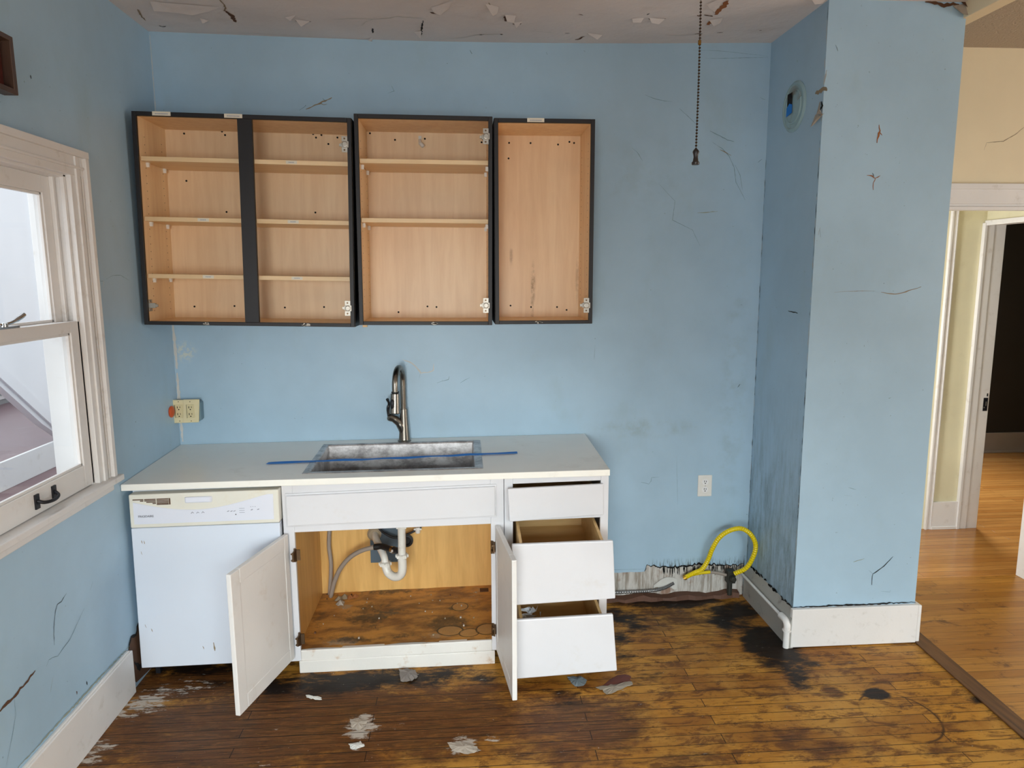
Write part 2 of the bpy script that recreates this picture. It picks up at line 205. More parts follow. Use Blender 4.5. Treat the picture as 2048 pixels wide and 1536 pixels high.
m_dwr = wood_maple('drawer_box_wood', (208, 170, 112), (224, 188, 132), .5, 0)
m_cabin = wood_maple('cabinet_interior_wood', (214, 166, 96), (232, 186, 114), .35)
m_frameW = wood_maple('dark_stained_wood', (70, 50, 42), (92, 70, 56), .4)
m_frameR = simple('dark_red_panel', (84, 34, 28), .5)

def floor_kitchen():
    N = NT('stained_strip_floor')
    P = N.pos()
    br = N.n('ShaderNodeTexBrick', {'offset': .37, 'squash': 1.0, 'offset_frequency': 2})
    N.set(br.inputs['Vector'], N.scale(P, (1, 1, 1), (.3, .02, 0)))
    br.inputs['Color1'].default_value = (0, 0, 0, 1); br.inputs['Color2'].default_value = (1, 1, 1, 1); br.inputs['Mortar'].default_value = (.5, .5, .5, 1)
    br.inputs['Scale'].default_value = 1; br.inputs['Mortar Size'].default_value = .0019; br.inputs['Mortar Smooth'].default_value = .3
    br.inputs['Brick Width'].default_value = 1.35; br.inputs['Row Height'].default_value = .057; br.inputs['Bias'].default_value = 0
    gr = N.noise(4, 8, .65, N.scale(P, (1.6, 26, 1)), .3)
    base = N.mix(br.outputs[0], lin((150, 98, 36)), lin((192, 134, 48)))
    base = N.mix(N.step(gr, .35, .75, 0, .55), base, lin((128, 76, 30)))
    base = N.mix(N.step(N.noise(2.6, 7, .6), .44, .62, 0, .5), base, lin((208, 156, 72)))
    nz = N.m2('SUBTRACT', N.noise(5.5, 9, .68, N.scale(P, (.75, 1.5, 1)), .5), .5)
    nf = N.m2('SUBTRACT', N.noise(24, 8, .7, N.scale(P, (.6, 1.6, 1))), .5)
    nn = N.m2('ADD', N.m2('MULTIPLY', nz, 1.7), N.m2('MULTIPLY', nf, .8))
    # brown ground-in dirt
    b = N.blobs(D['brown'])
    bm = N.step(N.m2('ADD', b, nn), .28, .78)
    st = N.noise(6, 9, .75, N.scale(P, (1.1, 20, 1), (5, 0, 0)), .6)
    dirtc = N.mix(N.step(st, .38, .62), lin((44, 27, 17)), lin((118, 74, 38)))
    dirtc = N.mix(N.step(N.noise(10, 8, .7, N.scale(P, (1, 2, 1), (0, 8, 0))), .56, .68, 0, .6), dirtc, lin((142, 92, 44)))
    base = N.mix(N.m2('MULTIPLY', bm, .93), base, dirtc)
    # free scattered brown wear
    w = N.step(N.noise(11, 10, .78, N.scale(P, (.7, 1.7, 1), (3, 9, 0)), .5), .485, .60, 0, .8)
    base = N.mix(w, base, lin((92, 54, 24)))
    k = N.blobs(D['black'])
    km = N.step(N.m2('ADD', k, N.m2('MULTIPLY', nn, 1.15)), .34, .80)
    base = N.mix(N.m2('MULTIPLY', km, .97), base, lin((22, 16, 13)))
    fs = N.step(N.noise(34, 6, .72, N.scale(P, (.7, 1.3, 1), (2, 2, 0))), .60, .68, 0, .75)
    base = N.mix(fs, base, lin((56, 30, 16)))
    # ring left by a pot and two dark drag streaks
    for (cx, cy, rx, ry, st) in D['ring']:
        q = N.scale(P, (1 / rx, 1 / ry, 0), (-cx / rx, -cy / ry, 0))
        ln = N.n('ShaderNodeVectorMath', {'operation': 'LENGTH'}); N.set(ln.inputs[0], q)
        d = N.m2('ABSOLUTE', N.m2('SUBTRACT', ln.outputs['Value'], 1.0))
        base = N.mix(N.m2('MULTIPLY', N.step(d, .055, .0), N.step(N.noise(8, 3), .36, .55, 0, .9)), base, lin((58, 34, 18)))
    wh = N.blobs(D['white'])
    wm = N.step(N.m2('ADD', wh, N.m2('ADD', N.m2('MULTIPLY', nz, 1.2), N.m2('MULTIPLY', nf, 2.4))), .42, .66)
    base = N.mix(N.m2('MULTIPLY', wm, .85), base, lin((196, 186, 174)))
    sp = N.step(N.noise(75, 2, .5, N.scale(P, (1, 1, 1), (7, 1, 0))), .735, .76, 0, .6)
    base = N.mix(sp, base, lin((170, 160, 146)))
    base = N.mix(N.m2('MULTIPLY', br.outputs['Fac'], .9), base, lin((28, 16, 8)))
    h = N.m2('SUBTRACT', N.m2('MULTIPLY', gr, .3), br.outputs['Fac'])
    N.bump(h, .5, .003)
    N.b.inputs['Specular IOR Level'].default_value = .22
    rg = N.m2('ADD', N.m2('MULTIPLY', N.noise(7, 6, .6), .4), .28)
    return N.out(base, N.m2('ADD', rg, N.m2('MULTIPLY', wm, .3)))
def floor_plain(name, c1, c2, row=.057, rough=.25, wear=.5):
    N = NT(name); P = N.pos()
    br = N.n('ShaderNodeTexBrick', {'offset': .41}); N.set(br.inputs['Vector'], N.scale(P, (1, 1, 1), (.7, .03, 0)))
    br.inputs['Color1'].default_value = (0, 0, 0, 1); br.inputs['Color2'].default_value = (1, 1, 1, 1); br.inputs['Mortar'].default_value = (.5, .5, .5, 1)
    br.inputs['Scale'].default_value = 1; br.inputs['Mortar Size'].default_value = .001; br.inputs['Brick Width'].default_value = 1.6; br.inputs['Row Height'].default_value = row
    gr = N.noise(4, 8, .65, N.scale(P, (1.2, 24, 1)), .3)
    base = N.mix(br.outputs[0], lin(c1), lin(c2))
    base = N.mix(N.step(gr, .35, .75, 0, .5), base, lin(tuple(v * .66 for v in c1)))
    w = N.step(N.noise(7, 9, .72, N.scale(P, (.8, 1.6, 1)), .4), .54, .68, 0, wear)
    base = N.mix(w, base, lin((88, 52, 24)))
    base = N.mix(N.m2('MULTIPLY', br.outputs['Fac'], .8), base, lin((52, 30, 14)))
    N.bump(N.m2('SUBTRACT', N.m2('MULTIPLY', gr, .2), br.outputs['Fac']), .35, .002)
    return N.out(base, rough)
m_floorK = floor_kitchen()
m_floorD = floor_plain('dining_strip_floor', (166, 110, 42), (192, 136, 60), .057, .36, .85)
m_floorH = floor_plain('polished_strip_floor', (180, 120, 58), (206, 148, 80), .057, .2, .1)
m_thresh = wood_maple('threshold_wood', (66, 42, 24), (112, 74, 40), .45, 1)
def cabfloor():
    N = NT('rotten_cabinet_floor'); P = N.scale(N.pos(), (1, 1, 1), (1.11, -.3, 0))
    nz = N.m2('SUBTRACT', N.noise(9, 9, .7, None, .4), .5); nf = N.m2('SUBTRACT', N.noise(40, 8, .7), .5)
    nn = N.m2('ADD', N.m2('MULTIPLY', nz, 1.5), nf)
    base = N.mix(N.step(N.noise(5, 7, .6, N.scale(P, (1, 2.2, 1))), .4, .64), lin((206, 146, 70)), lin((128, 82, 40)))
    base = N.mix(N.step(N.noise(14, 8, .7), .54, .7, 0, .7), base, lin((104, 70, 40)))
    base = N.mix(N.m2('MULTIPLY', N.step(N.m2('ADD', N.blobs(D['cwhite'], v=P), nn), .3, .6), .75), base, lin((168, 154, 136)))
    base = N.mix(N.m2('MULTIPLY', N.step(N.m2('ADD', N.blobs(D['cblack'], v=P), nn), .35, .8), .85), base, lin((58, 42, 30)))
    for (cx, cy, rx, ry, st) in D['crings']:
        q = N.scale(P, (1 / rx, 1 / ry, 0), (-cx / rx, -cy / ry, 0))
        ln = N.n('ShaderNodeVectorMath', {'operation': 'LENGTH'}); N.set(ln.inputs[0], q)
        base = N.mix(N.step(ln.outputs['Value'], 1.0, .9, 0, .75), base, lin((190, 144, 88)))
        d = N.m2('ABSOLUTE', N.m2('SUBTRACT', ln.outputs['Value'], 1.03))
        base = N.mix(N.step(d, .12, .02, 0, .9), base, lin((44, 34, 24)))
    N.bump(nn, .5, .006)
    return N.out(base, .45)
m_cabfloor = cabfloor()
def plasterstrip():
    N = NT('exposed_plaster'); P = N.pos()
    g = N.noise(22, 6, .65, N.scale(P, (2.2, 1, .25)))
    col = N.mix(N.step(g, .35, .6), lin((150, 140, 128)), lin((202, 198, 192)))
    col = N.mix(N.step(N.noise(9, 6), .55, .66, 0, .7), col, lin((142, 100, 74)))
    N.bump(g, .8, .008); return N.out(col, .8)
m_plaster = plasterstrip()
def ceilmat():
    N = NT('ceiling_paint'); c = lin((230, 222, 219))
    col = N.mix(N.step(N.noise(1.2, 6), .3, .7), tuple(v * .92 for v in c), tuple(v * 1.04 for v in c))
    col = N.mix(N.step(N.noise(4, 7, .6), .58, .75, 0, .25), col, lin((190, 170, 150)))
    N.bump(N.m2('ADD', N.noise(5, 4), N.m2('MULTIPLY', N.noise(60, 3), .1)), .5, .02)
    return N.out(col, .55)
m_ceil = ceilmat()
def popcorn():
    N = NT('popcorn_ceiling'); c = lin((196, 180, 160))
    n = N.noise(95, 3, .6)
    col = N.mix(n, tuple(v * .85 for v in c), c); N.bump(n, 1, .012); return N.out(col, .9)
m_pop = popcorn()
def sinkmat():
    N = NT('scratched_stainless_steel')
    n = N.noise(9, 9, .75, N.scale(N.pos(), (1, 1, 1.6)))
    col = N.mix(N.step(n, .36, .62), lin((150, 146, 146)), lin((214, 212, 212)))
    return N.out(col, N.m2('ADD', N.m2('MULTIPLY', n, .3), .28), .75)
m_sink = sinkmat()
def glassmat():
    m = bpy.data.materials.new('window_glass'); m.use_nodes = True; t = m.node_tree; t.nodes.clear()
    o = t.nodes.new('ShaderNodeOutputMaterial'); a = t.nodes.new('ShaderNodeBsdfTransparent'); b = t.nodes.new('ShaderNodeBsdfGlossy'); b.inputs['Roughness'].default_value = .02
    x = t.nodes.new('ShaderNodeMixShader'); x.inputs[0].default_value = .05
    a.inputs[0].default_value = (.96, .97, .97, 1)
    t.links.new(a.outputs[0], x.inputs[1]); t.links.new(b.outputs[0], x.inputs[2]); t.links.new(x.outputs[0], o.inputs[0])
    return m
m_glass = glassmat()
m_porchw = paint('porch_white', (232, 228, 228), .6, .03)
m_porchf = paint('maroon_porch_floor', (112, 78, 82), .4, .08, .1, (150, 130, 132), 6, .5)
m_porchg = paint('porch_grey_trim', (150, 150, 148), .6)

# ------------------------------------------------------------------ mesh helpers
class MB:
    def __init__(s): s.v = []; s.f = []; s.m = []
    def face(s, idx, m=0): s.f.append(idx); s.m.append(m)
    def hexa(s, p, m=0):
        """p: bottom 4 (ccw seen from above) then top 4"""
        b = len(s.v); s.v += [tuple(q) for q in p]
        for f in ((3, 2, 1, 0), (4, 5, 6, 7), (0, 1, 5, 4), (1, 2, 6, 5), (2, 3, 7, 6), (3, 0, 4, 7)): s.face([b + i for i in f], m)
        return s
    def box(s, x0, x1, y0, y1, z0, z1, m=0, fn=None):
        p = [(x0, y0, z0), (x1, y0, z0), (x1, y1, z0), (x0, y1, z0), (x0, y0, z1), (x1, y0, z1), (x1, y1, z1), (x0, y1, z1)]
        if fn: p = [fn(*q) for q in p]
        return s.hexa(p, m)
    def prism(s, poly, ax, a0, a1, m=0):
        """extrude a polygon (2D) along axis ax"""
        def pt(q, a):
            q = list(q); q.insert('xyz'.index(ax), a); return tuple(q)
        b = len(s.v); n = len(poly)
        s.v += [pt(q, a0) for q in poly] + [pt(q, a1) for q in poly]
        s.face(list(range(b, b + n))[::-1], m); s.face(list(range(b + n, b + 2 * n)), m)
        for i in range(n): s.face([b + i, b + (i + 1) % n, b + n + (i + 1) % n, b + n + i], m)
        return s
    def poly(s, pts, m=0):
        b = len(s.v); s.v += [tuple(q) for q in pts]; s.face(list(range(b, b + len(pts))), m); return s
    def tube(s, pts, r, seg=14, m=0, cap=True):
        pts = [Vector(p) for p in pts]; n = len(pts); R = r if isinstance(r, (list, tuple)) else [r] * n
        t = [(pts[min(i + 1, n - 1)] - pts[max(i - 1, 0)]).normalized() for i in range(n)]
        up = Vector((0, 0, 1)) if abs(t[0].z) < .9 else Vector((0, 1, 0))
        nr = t[0].cross(up).normalized(); b = len(s.v)
        for i in range(n):
            nr = (nr - t[i] * nr.dot(t[i])).normalized(); bn = t[i].cross(nr)
            for k in range(seg):
                a = 2 * math.pi * k / seg; s.v.append(tuple(pts[i] + (nr * math.cos(a) + bn * math.sin(a)) * R[i]))
        for i in range(n - 1):
            for k in range(seg):
                k2 = (k + 1) % seg; s.face([b + i * seg + k, b + i * seg + k2, b + (i + 1) * seg + k2, b + (i + 1) * seg + k], m)
        if cap:
            s.face([b + k for k in range(seg)][::-1], m); s.face([b + (n - 1) * seg + k for k in range(seg)], m)
        return s
    def lathe(s, prof, org, axis='z', seg=24, m=0):
        """prof: (radius, height) list"""
        b = len(s.v); o = Vector(org)
        ex = {'z': (Vector((1, 0, 0)), Vector((0, 1, 0)), Vector((0, 0, 1))), 'y': (Vector((1, 0, 0)), Vector((0, 0, 1)), Vector((0, -1, 0))),
              'x': (Vector((0, 1, 0)), Vector((0, 0, 1)), Vector((1, 0, 0)))}[axis] if isinstance(axis, str) else axis
        for r, h in prof:
            for k in range(seg):
                a = 2 * math.pi * k / seg; s.v.append(tuple(o + ex[0] * (r * math.cos(a)) + ex[1] * (r * math.sin(a)) + ex[2] * h))
        for i in range(len(prof) - 1):
            for k in range(seg):
                k2 = (k + 1) % seg; s.face([b + i * seg + k, b + i * seg + k2, b + (i + 1) * seg + k2, b + (i + 1) * seg + k], m)
        s.face([b + k for k in range(seg)][::-1], m); s.face([b + (len(prof) - 1) * seg + k for k in range(seg)], m)
        return s
    def ribbon(s, pts, width, place, m=0, jag=1.0):
        """jagged thin crack along 2D pts; place(u, v) -> 3D"""
        P = [Vector(p) for p in pts]; Q = []
        for i in range(len(P) - 1):
            L = (P[i + 1] - P[i]).length; k = max(2, int(L / .012))
            for j in range(k): Q.append(P[i].lerp(P[i + 1], j / k))
        Q.append(P[-1])
        n = len(Q); Lf = []; Rt = []
        for i in range(n):
            d = (Q[min(i + 1, n - 1)] - Q[max(i - 1, 0)]); d = d.normalized() if d.length else Vector((1, 0)); nn = Vector((-d.y, d.x))
            t = i / (n - 1); w = width * (.25 + .9 * math.sin(math.pi * min(max(t, .03), .97)) ** .6) * random.uniform(.45, 1.15) * .5
            off = nn * random.uniform(-1, 1) * width * .35 * jag
            Lf.append(Q[i] + off + nn * w); Rt.append(Q[i] + off - nn * w)
        b = len(s.v); s.v += [tuple(place(q.x, q.y)) for q in Lf] + [tuple(place(q.x, q.y)) for q in Rt]
        for i in range(n - 1): s.face([b + i, b + i + 1, b + n + i + 1, b + n + i], m)
        return s
    def build(s, name, mats, parent=None, bevel=0, smooth=False, sub=0, fix=True):
        me = bpy.data.meshes.new(name)
        org = root_loc(parent)
        me.from_pydata([tuple(Vector(v) - org) for v in s.v], [], s.f)
        for mm in (mats if isinstance(mats, list) else [mats]): me.materials.append(mm)
        me.polygons.foreach_set('material_index', s.m)
        if fix:
            bm = bmesh.new(); bm.from_mesh(me); bmesh.ops.recalc_face_normals(bm, faces=bm.faces); bm.to_mesh(me); bm.free()
        if smooth: me.polygons.foreach_set('use_smooth', [True] * len(me.polygons))
        o = bpy.data.objects.new(name, me); COL.objects.link(o)
        if parent is not None: o.parent = parent
        if bevel:
            bv = o.modifiers.new('bevel', 'BEVEL'); bv.width = bevel; bv.segments = 2; bv.limit_method = 'ANGLE'; bv.angle_limit = math.radians(40)
        if smooth:
            try: me.set_sharp_from_angle(angle=math.radians(38))
            except Exception: pass
        return o
def root_loc(p):
    """meshes are written in room coordinates; a rotated thing is written in its own (LOCAL) coordinates"""
    if p is None: return Vector((0, 0, 0))
    while p.parent is not None: p = p.parent
    return Vector((0, 0, 0)) if p.get('_local') else Vector(p.location)
def thing(name, label, cat, loc=(0, 0, 0), rot=None, group=None):
    o = bpy.data.objects.new(name, None); COL.objects.link(o); o.location = loc; o.empty_display_size = .05
    o['label'] = label; o['category'] = cat
    if group: o['group'] = group
    if rot is not None: o.rotation_euler = rot; o['_local'] = 1
    return o
def tag(o, label, cat, group=None, kind=None):
    o['label'] = label; o['category'] = cat
    if group: o['group'] = group
    if kind: o['kind'] = kind
    return o
def struct(o, label=None):
    o['kind'] = 'structure'
    if label: o['label'] = label
    return o
def sm(pts, k=8):
    """Catmull-Rom through points"""
    P = [Vector(p) for p in pts]; P = [2 * P[0] - P[1]] + P + [2 * P[-1] - P[-2]]; out = []
    for i in range(1, len(P) - 2):
        for j in range(k):
            t = j / k; a, b, c, d = P[i - 1], P[i], P[i + 1], P[i + 2]
            out.append(.5 * ((2 * b) + (c - a) * t + (2 * a - 5 * b + 4 * c - d) * t * t + (3 * b - a - 3 * c + d) * t ** 3))
    out.append(P[-2]); return out
def text(name, body, size, loc, rot, mat, parent, ext=.0004):
    c = bpy.data.curves.new(name, 'FONT'); c.body = body; c.size = size; c.extrude = ext
    t = bpy.data.objects.new(name, c); COL.objects.link(t)
    dg = bpy.context.evaluated_depsgraph_get(); me = bpy.data.meshes.new_from_object(t.evaluated_get(dg))
    bpy.data.objects.remove(t)
    me.materials.clear(); me.materials.append(mat)
    o = bpy.data.objects.new(name, me); COL.objects.link(o); o.parent = parent
    o.location = Vector(loc) - root_loc(parent); o.rotation_euler = rot
    return o
def cracks(mb, key, place):
    for pts, w, k in D[key]: mb.ribbon(pts, w * (.75 if k == 'dust' else 1.6 if k == 'brown' and key == 'left' else 1), place, CR[k], .8 if w < .01 else .6)

# ------------------------------------------------------------------ the room shell
H = 2.876
def cz(x, y):     # the old ceiling sags a little
    if x > 3.2 or x < 0: return H
    return H - .022 * math.sin(math.pi * min(max(x / 2.95, 0), 1)) * max(0.0, 1 - abs(y) / 3)
mb = MB(); mb.box(-.02, 3.6, -5.6, .02, -.05, 0)
struct(mb.build('floor', m_floorK))
mb = MB(); mb.box(3.6, 7.5, -5.6, .12, -.05, 0)
struct(mb.build('floor', m_floorD))
mb = MB(); mb.box(2.6, 9.0, .12, 3.0, -.05, 0)
struct(mb.build('floor', m_floorH))
# ceiling with peeling paint
mb = MB(); nx, ny = 40, 30
xs = [-.1 + 3.75 * i / nx for i in range(nx + 1)]; ys = [-5.6 + 5.7 * j / ny for j in range(ny + 1)]
for y in ys:
    for x in xs: mb.v.append((x, y, cz(x, y)))
for j in range(ny):
    for i in range(nx): a = j * (nx + 1) + i; mb.face([a, a + 1, a + nx + 2, a + nx + 1], 0)
mb.box(-.1, 3.65, -5.6, .1, H + .012, H + .06, 0)
cracks(mb, 'ceil', lambda u, v: (u, v, cz(u, v) - .0015))
for q in D['ceilflap']:
    P = [Vector((x, y)) for x, y in q]; a, b = P[0], P[1]; L = max(1e-4, (b - a).length); d = (b - a) / L; nn = Vector((-d.y, d.x))
    dist = [abs((p - a).dot(nn)) for p in P]; mx = max(dist) or 1
    drop = min(.013, max(.005, mx * .35))
    pts = [(p.x, p.y, cz(p.x, p.y) - .002 - drop * (dd / mx) ** 1.5) for p, dd in zip(P, dist)]
    c = sum((Vector(p) for p in pts), Vector()) / len(pts); bi = len(mb.v); mb.v += pts + [tuple(c)]
    for i in range(len(pts)): mb.face([bi + i, bi + (i + 1) % len(pts), bi + len(pts)], 8)
struct(mb.build('ceiling', [m_ceil] + CRM + [m_ceil], fix=False))
mb = MB(); mb.box(3.62, 7.5, -5.6, .12, 2.872, 2.93)
struct(mb.build('ceiling', m_pop))
mb = MB(); mb.box(2.6, 9.0, .12, 3.0, 2.872, 2.93)
struct(mb.build('ceiling', m_creamc))
# back wall
mb = MB(); mb.box(-.14, 3.1, 0, .12, .0, 2.93)
cracks(mb, 'back', lambda u, v: (u, -.0012, v))
# torn strip of bare plaster along the bottom
top = [(2.0, .155)]; x = 2.0
while x < 2.40: x += .02; top.append((x, .152 + random.uniform(-.002, .003)))
while x < 2.95: x += .012; top.append((x, .178 + .008 * math.sin(x * 19) + random.uniform(-.008, .008)))
poly = [(2.0, .0), (2.95, .0)] + top[::-1]
for i in range(len(top) - 1):
    a, b = top[i], top[i + 1]; mb.poly([(a[0], -.0008, .0), (b[0], -.0008, .0), (b[0], -.0008, b[1]), (a[0], -.0008, a[1])], 8)
mb.ribbon([(p[0], p[1] + .001) for p in top if p[0] > 2.4], .010, lambda u, v: (u, -.002, v), 5, .5)
for i in range(46):
    x = random.uniform(2.5, 2.95); L = random.uniform(.02, .06); mb.ribbon([(x, .178), (x + .002, .178 - L)], .005, lambda u, v: (u, -.0024, v), 5, .3)
mb.ribbon([(2.06, .155), (2.2, .17), (2.42, .168)], .0012, lambda u, v: (u, -.002, v), 1)
# white caulk bead peeling in the left corner
mb.ribbon([(.012, 1.30), (.009, 1.52)], .016, lambda u, v: (u, -.002, v), 6, .2)
mb.ribbon([(.012, .93), (.010, 1.28)], .018, lambda u, v: (u, -.002, v), 6, .2)
mb.ribbon([(.005, 1.5), (.006, 2.86)], .005, lambda u, v: (u, -.002, v), 6, .2)
wb = struct(mb.build('wall_back', [m_wall] + CRM + [m_plaster], fix=False))
# left wall with the window opening
wy0, wy1, wz0, wz1 = -1.72, -.80, .965, 2.14
mb = MB()
mb.box(-.14, 0, wy1, .0, 0, 2.93); mb.box(-.14, 0, -5.6, wy0, 0, 2.93); mb.box(-.14, 0, wy0, wy1, 0, wz0 - .03); mb.box(-.14, 0, wy0, wy1, wz1, 2.93)
cracks(mb, 'left', lambda u, v: (.0012, u, v))
# broken plaster at the bottom corner beside the dishwasher
hp = [(-.70, .20), (-.70, .06), (-.66, .02), (-.50, .0), (-.05, .0), (-.05, .10), (-.45, .13), (-.55, .24), (-.60, .262), (-.63, .225), (-.67, .235)]
mb.poly([(.0016, a, b) for a, b in hp], 4)
mb.ribbon([(-.70, .2), (-.67, .235), (-.63, .225), (-.60, .262), (-.55, .24)], .014, lambda u, v: (.003, u, v), 5)
mb.ribbon([(-.66, .12), (-.62, .06), (-.55, .08)], .02, lambda u, v: (.003, u, v), 5)
mb.ribbon([(-.69, .205), (-.9, .21), (-1.15, .212), (-1.45, .214)], .008, lambda u, v: (.003, u, v), 7)
struct(mb.build('wall_left', [m_wallp] + CRM, fix=False))
# the chase that juts out on the right of the kitchen
Xa, Xc, yc = 2.967, 3.567, -.553
mb = MB(); mb.box(Xa, Xc, yc, .0, 0, 2.93, 0)
mb.m = [0, 0, 0, 0, 0, 8]
cracks(mb, 'col', lambda u, v: (u, yc - .0012, v)); cracks(mb, 'colL', lambda u, v: (Xa - .0012, u, v))
for q in D['colLflap']:
    pts = [(Xa - .003 - .012 * (i % 3), a, b) for i, (a, b) in enumerate(q)]
    c = sum((Vector(p) for p in pts), Vector()) / len(pts); bi = len(mb.v); mb.v += pts + [tuple(c)]
    for i in range(len(pts)): mb.face([bi + i, bi + (i + 1) % len(pts), bi + len(pts)], 9)
for k in range(60):
    z = random.uniform(.3, 2.8); u = random.uniform(-.012, 0)
    mb.ribbon([(yc + .004, z), (yc + .006, z + random.uniform(.01, .06))], .004, lambda u, v: (Xa - .001, u, v), random.choice([6, 1, 5, 6]))
for k in range(70):
    z = random.uniform(.2, 2.3)
    mb.ribbon([(-.006, z), (-.005, z + random.uniform(.01, .05))], .005, lambda u, v: (Xa - .001, u, v), random.choice([6, 1, 1, 5]))
# torn paint hanging at the top right corner
mb.poly([(3.50, yc - .004, 2.86), (3.565, yc - .004, 2.87), (3.562, yc - .03, 2.815), (3.535, yc - .025, 2.82)], 9)
mb.poly([(3.535, yc - .006, 2.875), (3.585, yc - .004, 2.875), (3.573, yc - .035, 2.825)], 4)
mb.ribbon([(3.38, 2.872), (3.45, 2.862), (3.53, 2.868)], .014, lambda u, v: (u, yc - .003, v), 4)
struct(mb.build('wall_right', [m_wallp] + CRM + [m_wallL, m_flake], fix=False))
# header beam running from the chase towards the camera
mb = MB(); mb.box(3.555, 3.625, -5.6, 0, 2.812, 2.93)
struct(mb.build('trim_1', m_cream, bevel=.003))
# dining room wall with the cased opening, hall and far room
mb = MB(); mb.box(3.567, 3.70, 0, .12, 0, 2.93); mb.box(3.70, 4.655, 0, .12, 2.10, 2.93); mb.box(4.655, 7.5, 0, .12, 0, 2.93)
cracks(mb, 'far', lambda u, v: (u, -.0012, v))
struct(mb.build('wall_dining', [m_cream] + CRM, fix=False))
mb = MB()
mb.box(3.6, 4.80, -.024, 0, 2.105, 2.185); mb.box(3.6, 4.82, -.034, 0, 2.178, 2.207); mb.box(3.6, 4.80, -.03, .0, 2.072, 2.092); mb.box(3.6, 4.80, -.018, .0, 2.09, 2.107)
mb.box(4.645, 4.78, -.02, 0, 0, 2.07); mb.box(4.645, 4.66, -.028, .12, 0, 2.09); mb.box(3.6, 3.72, -.02, 0, 0, 2.07)
struct(mb.build('trim_2', m_trim, bevel=.003))
# hall
mb = MB(); mb.box(2.6, 4.905, .89, 1.02, 0, 2.93)
struct(mb.build('wall_hall', m_hall))
mb = MB(); mb.box(4.85, 4.975, .12, .16, 0, 2.93); mb.box(4.85, 4.975, .16, .89, 2.09, 2.93); mb.box(4.905, 4.975, .89, 3.0, 0, 2.93)
struct(mb.build('wall_hall', m_hall))
mb = MB(); mb.box(4.598, 4.612, .868, .89, 0, 2.9); mb.box(4.612, 4.634, .874, .89, 0, 2.9); mb.box(4.634, 4.643, .87, .89, 0, 2.9)
struct(mb.build('trim_3', m_trim, bevel=.002))
mb = MB(); mb.box(4.643, 4.826, .872, .89, 0, .195); mb.box(4.643, 4.826, .866, .89, 0, .02)
struct(mb.build('baseboard_hall', m_trim, bevel=.002))
mb = MB(); mb.box(4.822, 4.84, .862, .89, 0, 2.075); mb.box(4.84, 4.893, .868, .90, 0, 2.072); mb.box(4.897, 4.975, .874, .90, 0, 2.07); mb.box(4.83, 4.85, .16, .88, 2.058, 2.09); mb.box(4.85, 4.975, .16, .89, 2.063, 2.09)
dj = struct(mb.build('door_1', m_trim, bevel=.002))
mb = MB(); mb.box(4.935, 4.965, .8715, .874, .83, .92, 0); mb.box(4.95, 4.957, .870, .8716, .865, .895, 1); mb.box(4.938, 4.946, .87, .8716, .85, .858, 1); mb.box(4.955, 4.962, .8715, .874, .93, .95, 0)
mb.build('strike_plate', [m_iron, m_nickel], dj)
# far room
mb = MB(); mb.box(4.9, 9.0, 2.86, 3.0, 0, 2.93); mb.box(9.0, 9.1, .0, 3.0, 0, 2.93); mb.box(4.975, 9.0, .12, .16, 0, 2.93)
struct(mb.build('wall_far', m_dark))
mb = MB(); mb.box(6.2, 9.0, 2.84, 2.86, 0, .20); mb.box(6.2, 9.0, 2.83, 2.86, 0, .02)
struct(mb.build('baseboard_far', m_grayb, bevel=.003))
# walls behind the camera
mb = MB()
mb.box(-.14, .4, -5.72, -5.6, 0, 2.93); mb.box(1.4, 1.85, -5.72, -5.6, 0, 2.93); mb.box(3.65, 7.5, -5.72, -5.6, 0, 2.93)
mb.box(.4, 1.4, -5.72, -5.6, 0, .65); mb.box(.4, 1.4, -5.72, -5.6, 2.25, 2.93); mb.box(1.85, 3.65, -5.72, -5.6, 0, .65); mb.box(1.85, 3.65, -5.72, -5.6, 2.25, 2.93)
struct(mb.build('wall_rear', m_wallp))
mb = MB(); mb.box(7.5, 7.62, -5.72, -3.65, 0, 2.93); mb.box(7.5, 7.62, -1.55, .12, 0, 2.93); mb.box(7.5, 7.62, -3.65, -1.55, 0, .7); mb.box(7.5, 7.62, -3.65, -1.55, 2.2, 2.93)
struct(mb.build('wall_east', m_cream))
# baseboards
mb = MB(); mb.box(0, .018, -5.6, -.70, 0, .192); mb.box(0, .012, -5.6, -.715, .192, .200)
struct(mb.build('baseboard_left', m_trim, bevel=.003))
mb = MB(); mb.box(Xa - .012, 3.572, yc - .022, yc, .004, .194); mb.box(3.575, 3.592, yc - .018, -.02, .004, .19)
mb.ribbon([(Xa, .197), (3.2, .198), (3.4, .199), (3.57, .202)], .008, lambda u, v: (u, yc - .003, v), 1)
struct(mb.build('baseboard_right', [m_trimd, m_hole], bevel=.003))
mb = MB()
mb.hexa([(Xa - .020, yc - .02, .0), (Xa, yc - .02, .0), (Xa, -.02, .0), (Xa - .020, -.02, .0), (Xa - .020, yc - .02, .125), (Xa, yc - .02, .19), (Xa, -.02, .19), (Xa - .020, -.02, .125)])
for k in range(26):
    y = random.uniform(yc, -.05); mb.ribbon([(y, .188 + random.uniform(-.006, .012)), (y + .03, .188 + random.uniform(-.006, .012))], .012, lambda u, v: (Xa - .002 - .001, u, v), 1)
struct(mb.build('baseboard_side', [paint('grimy_grey_baseboard', (168, 166, 160), .5, .08, .3, (70, 62, 50), 12, .8), m_hole], fix=False))
# threshold
mb = MB(); mb.hexa([(3.47, -2.3, 0), (3.555, -2.3, 0), (3.655, -.44, 0), (3.572, -.56, 0), (3.47, -2.3, .008), (3.555, -2.3, .008), (3.655, -.44, .008), (3.572, -.56, .008)])
struct(mb.build('trim_4', m_thresh, bevel=.002))

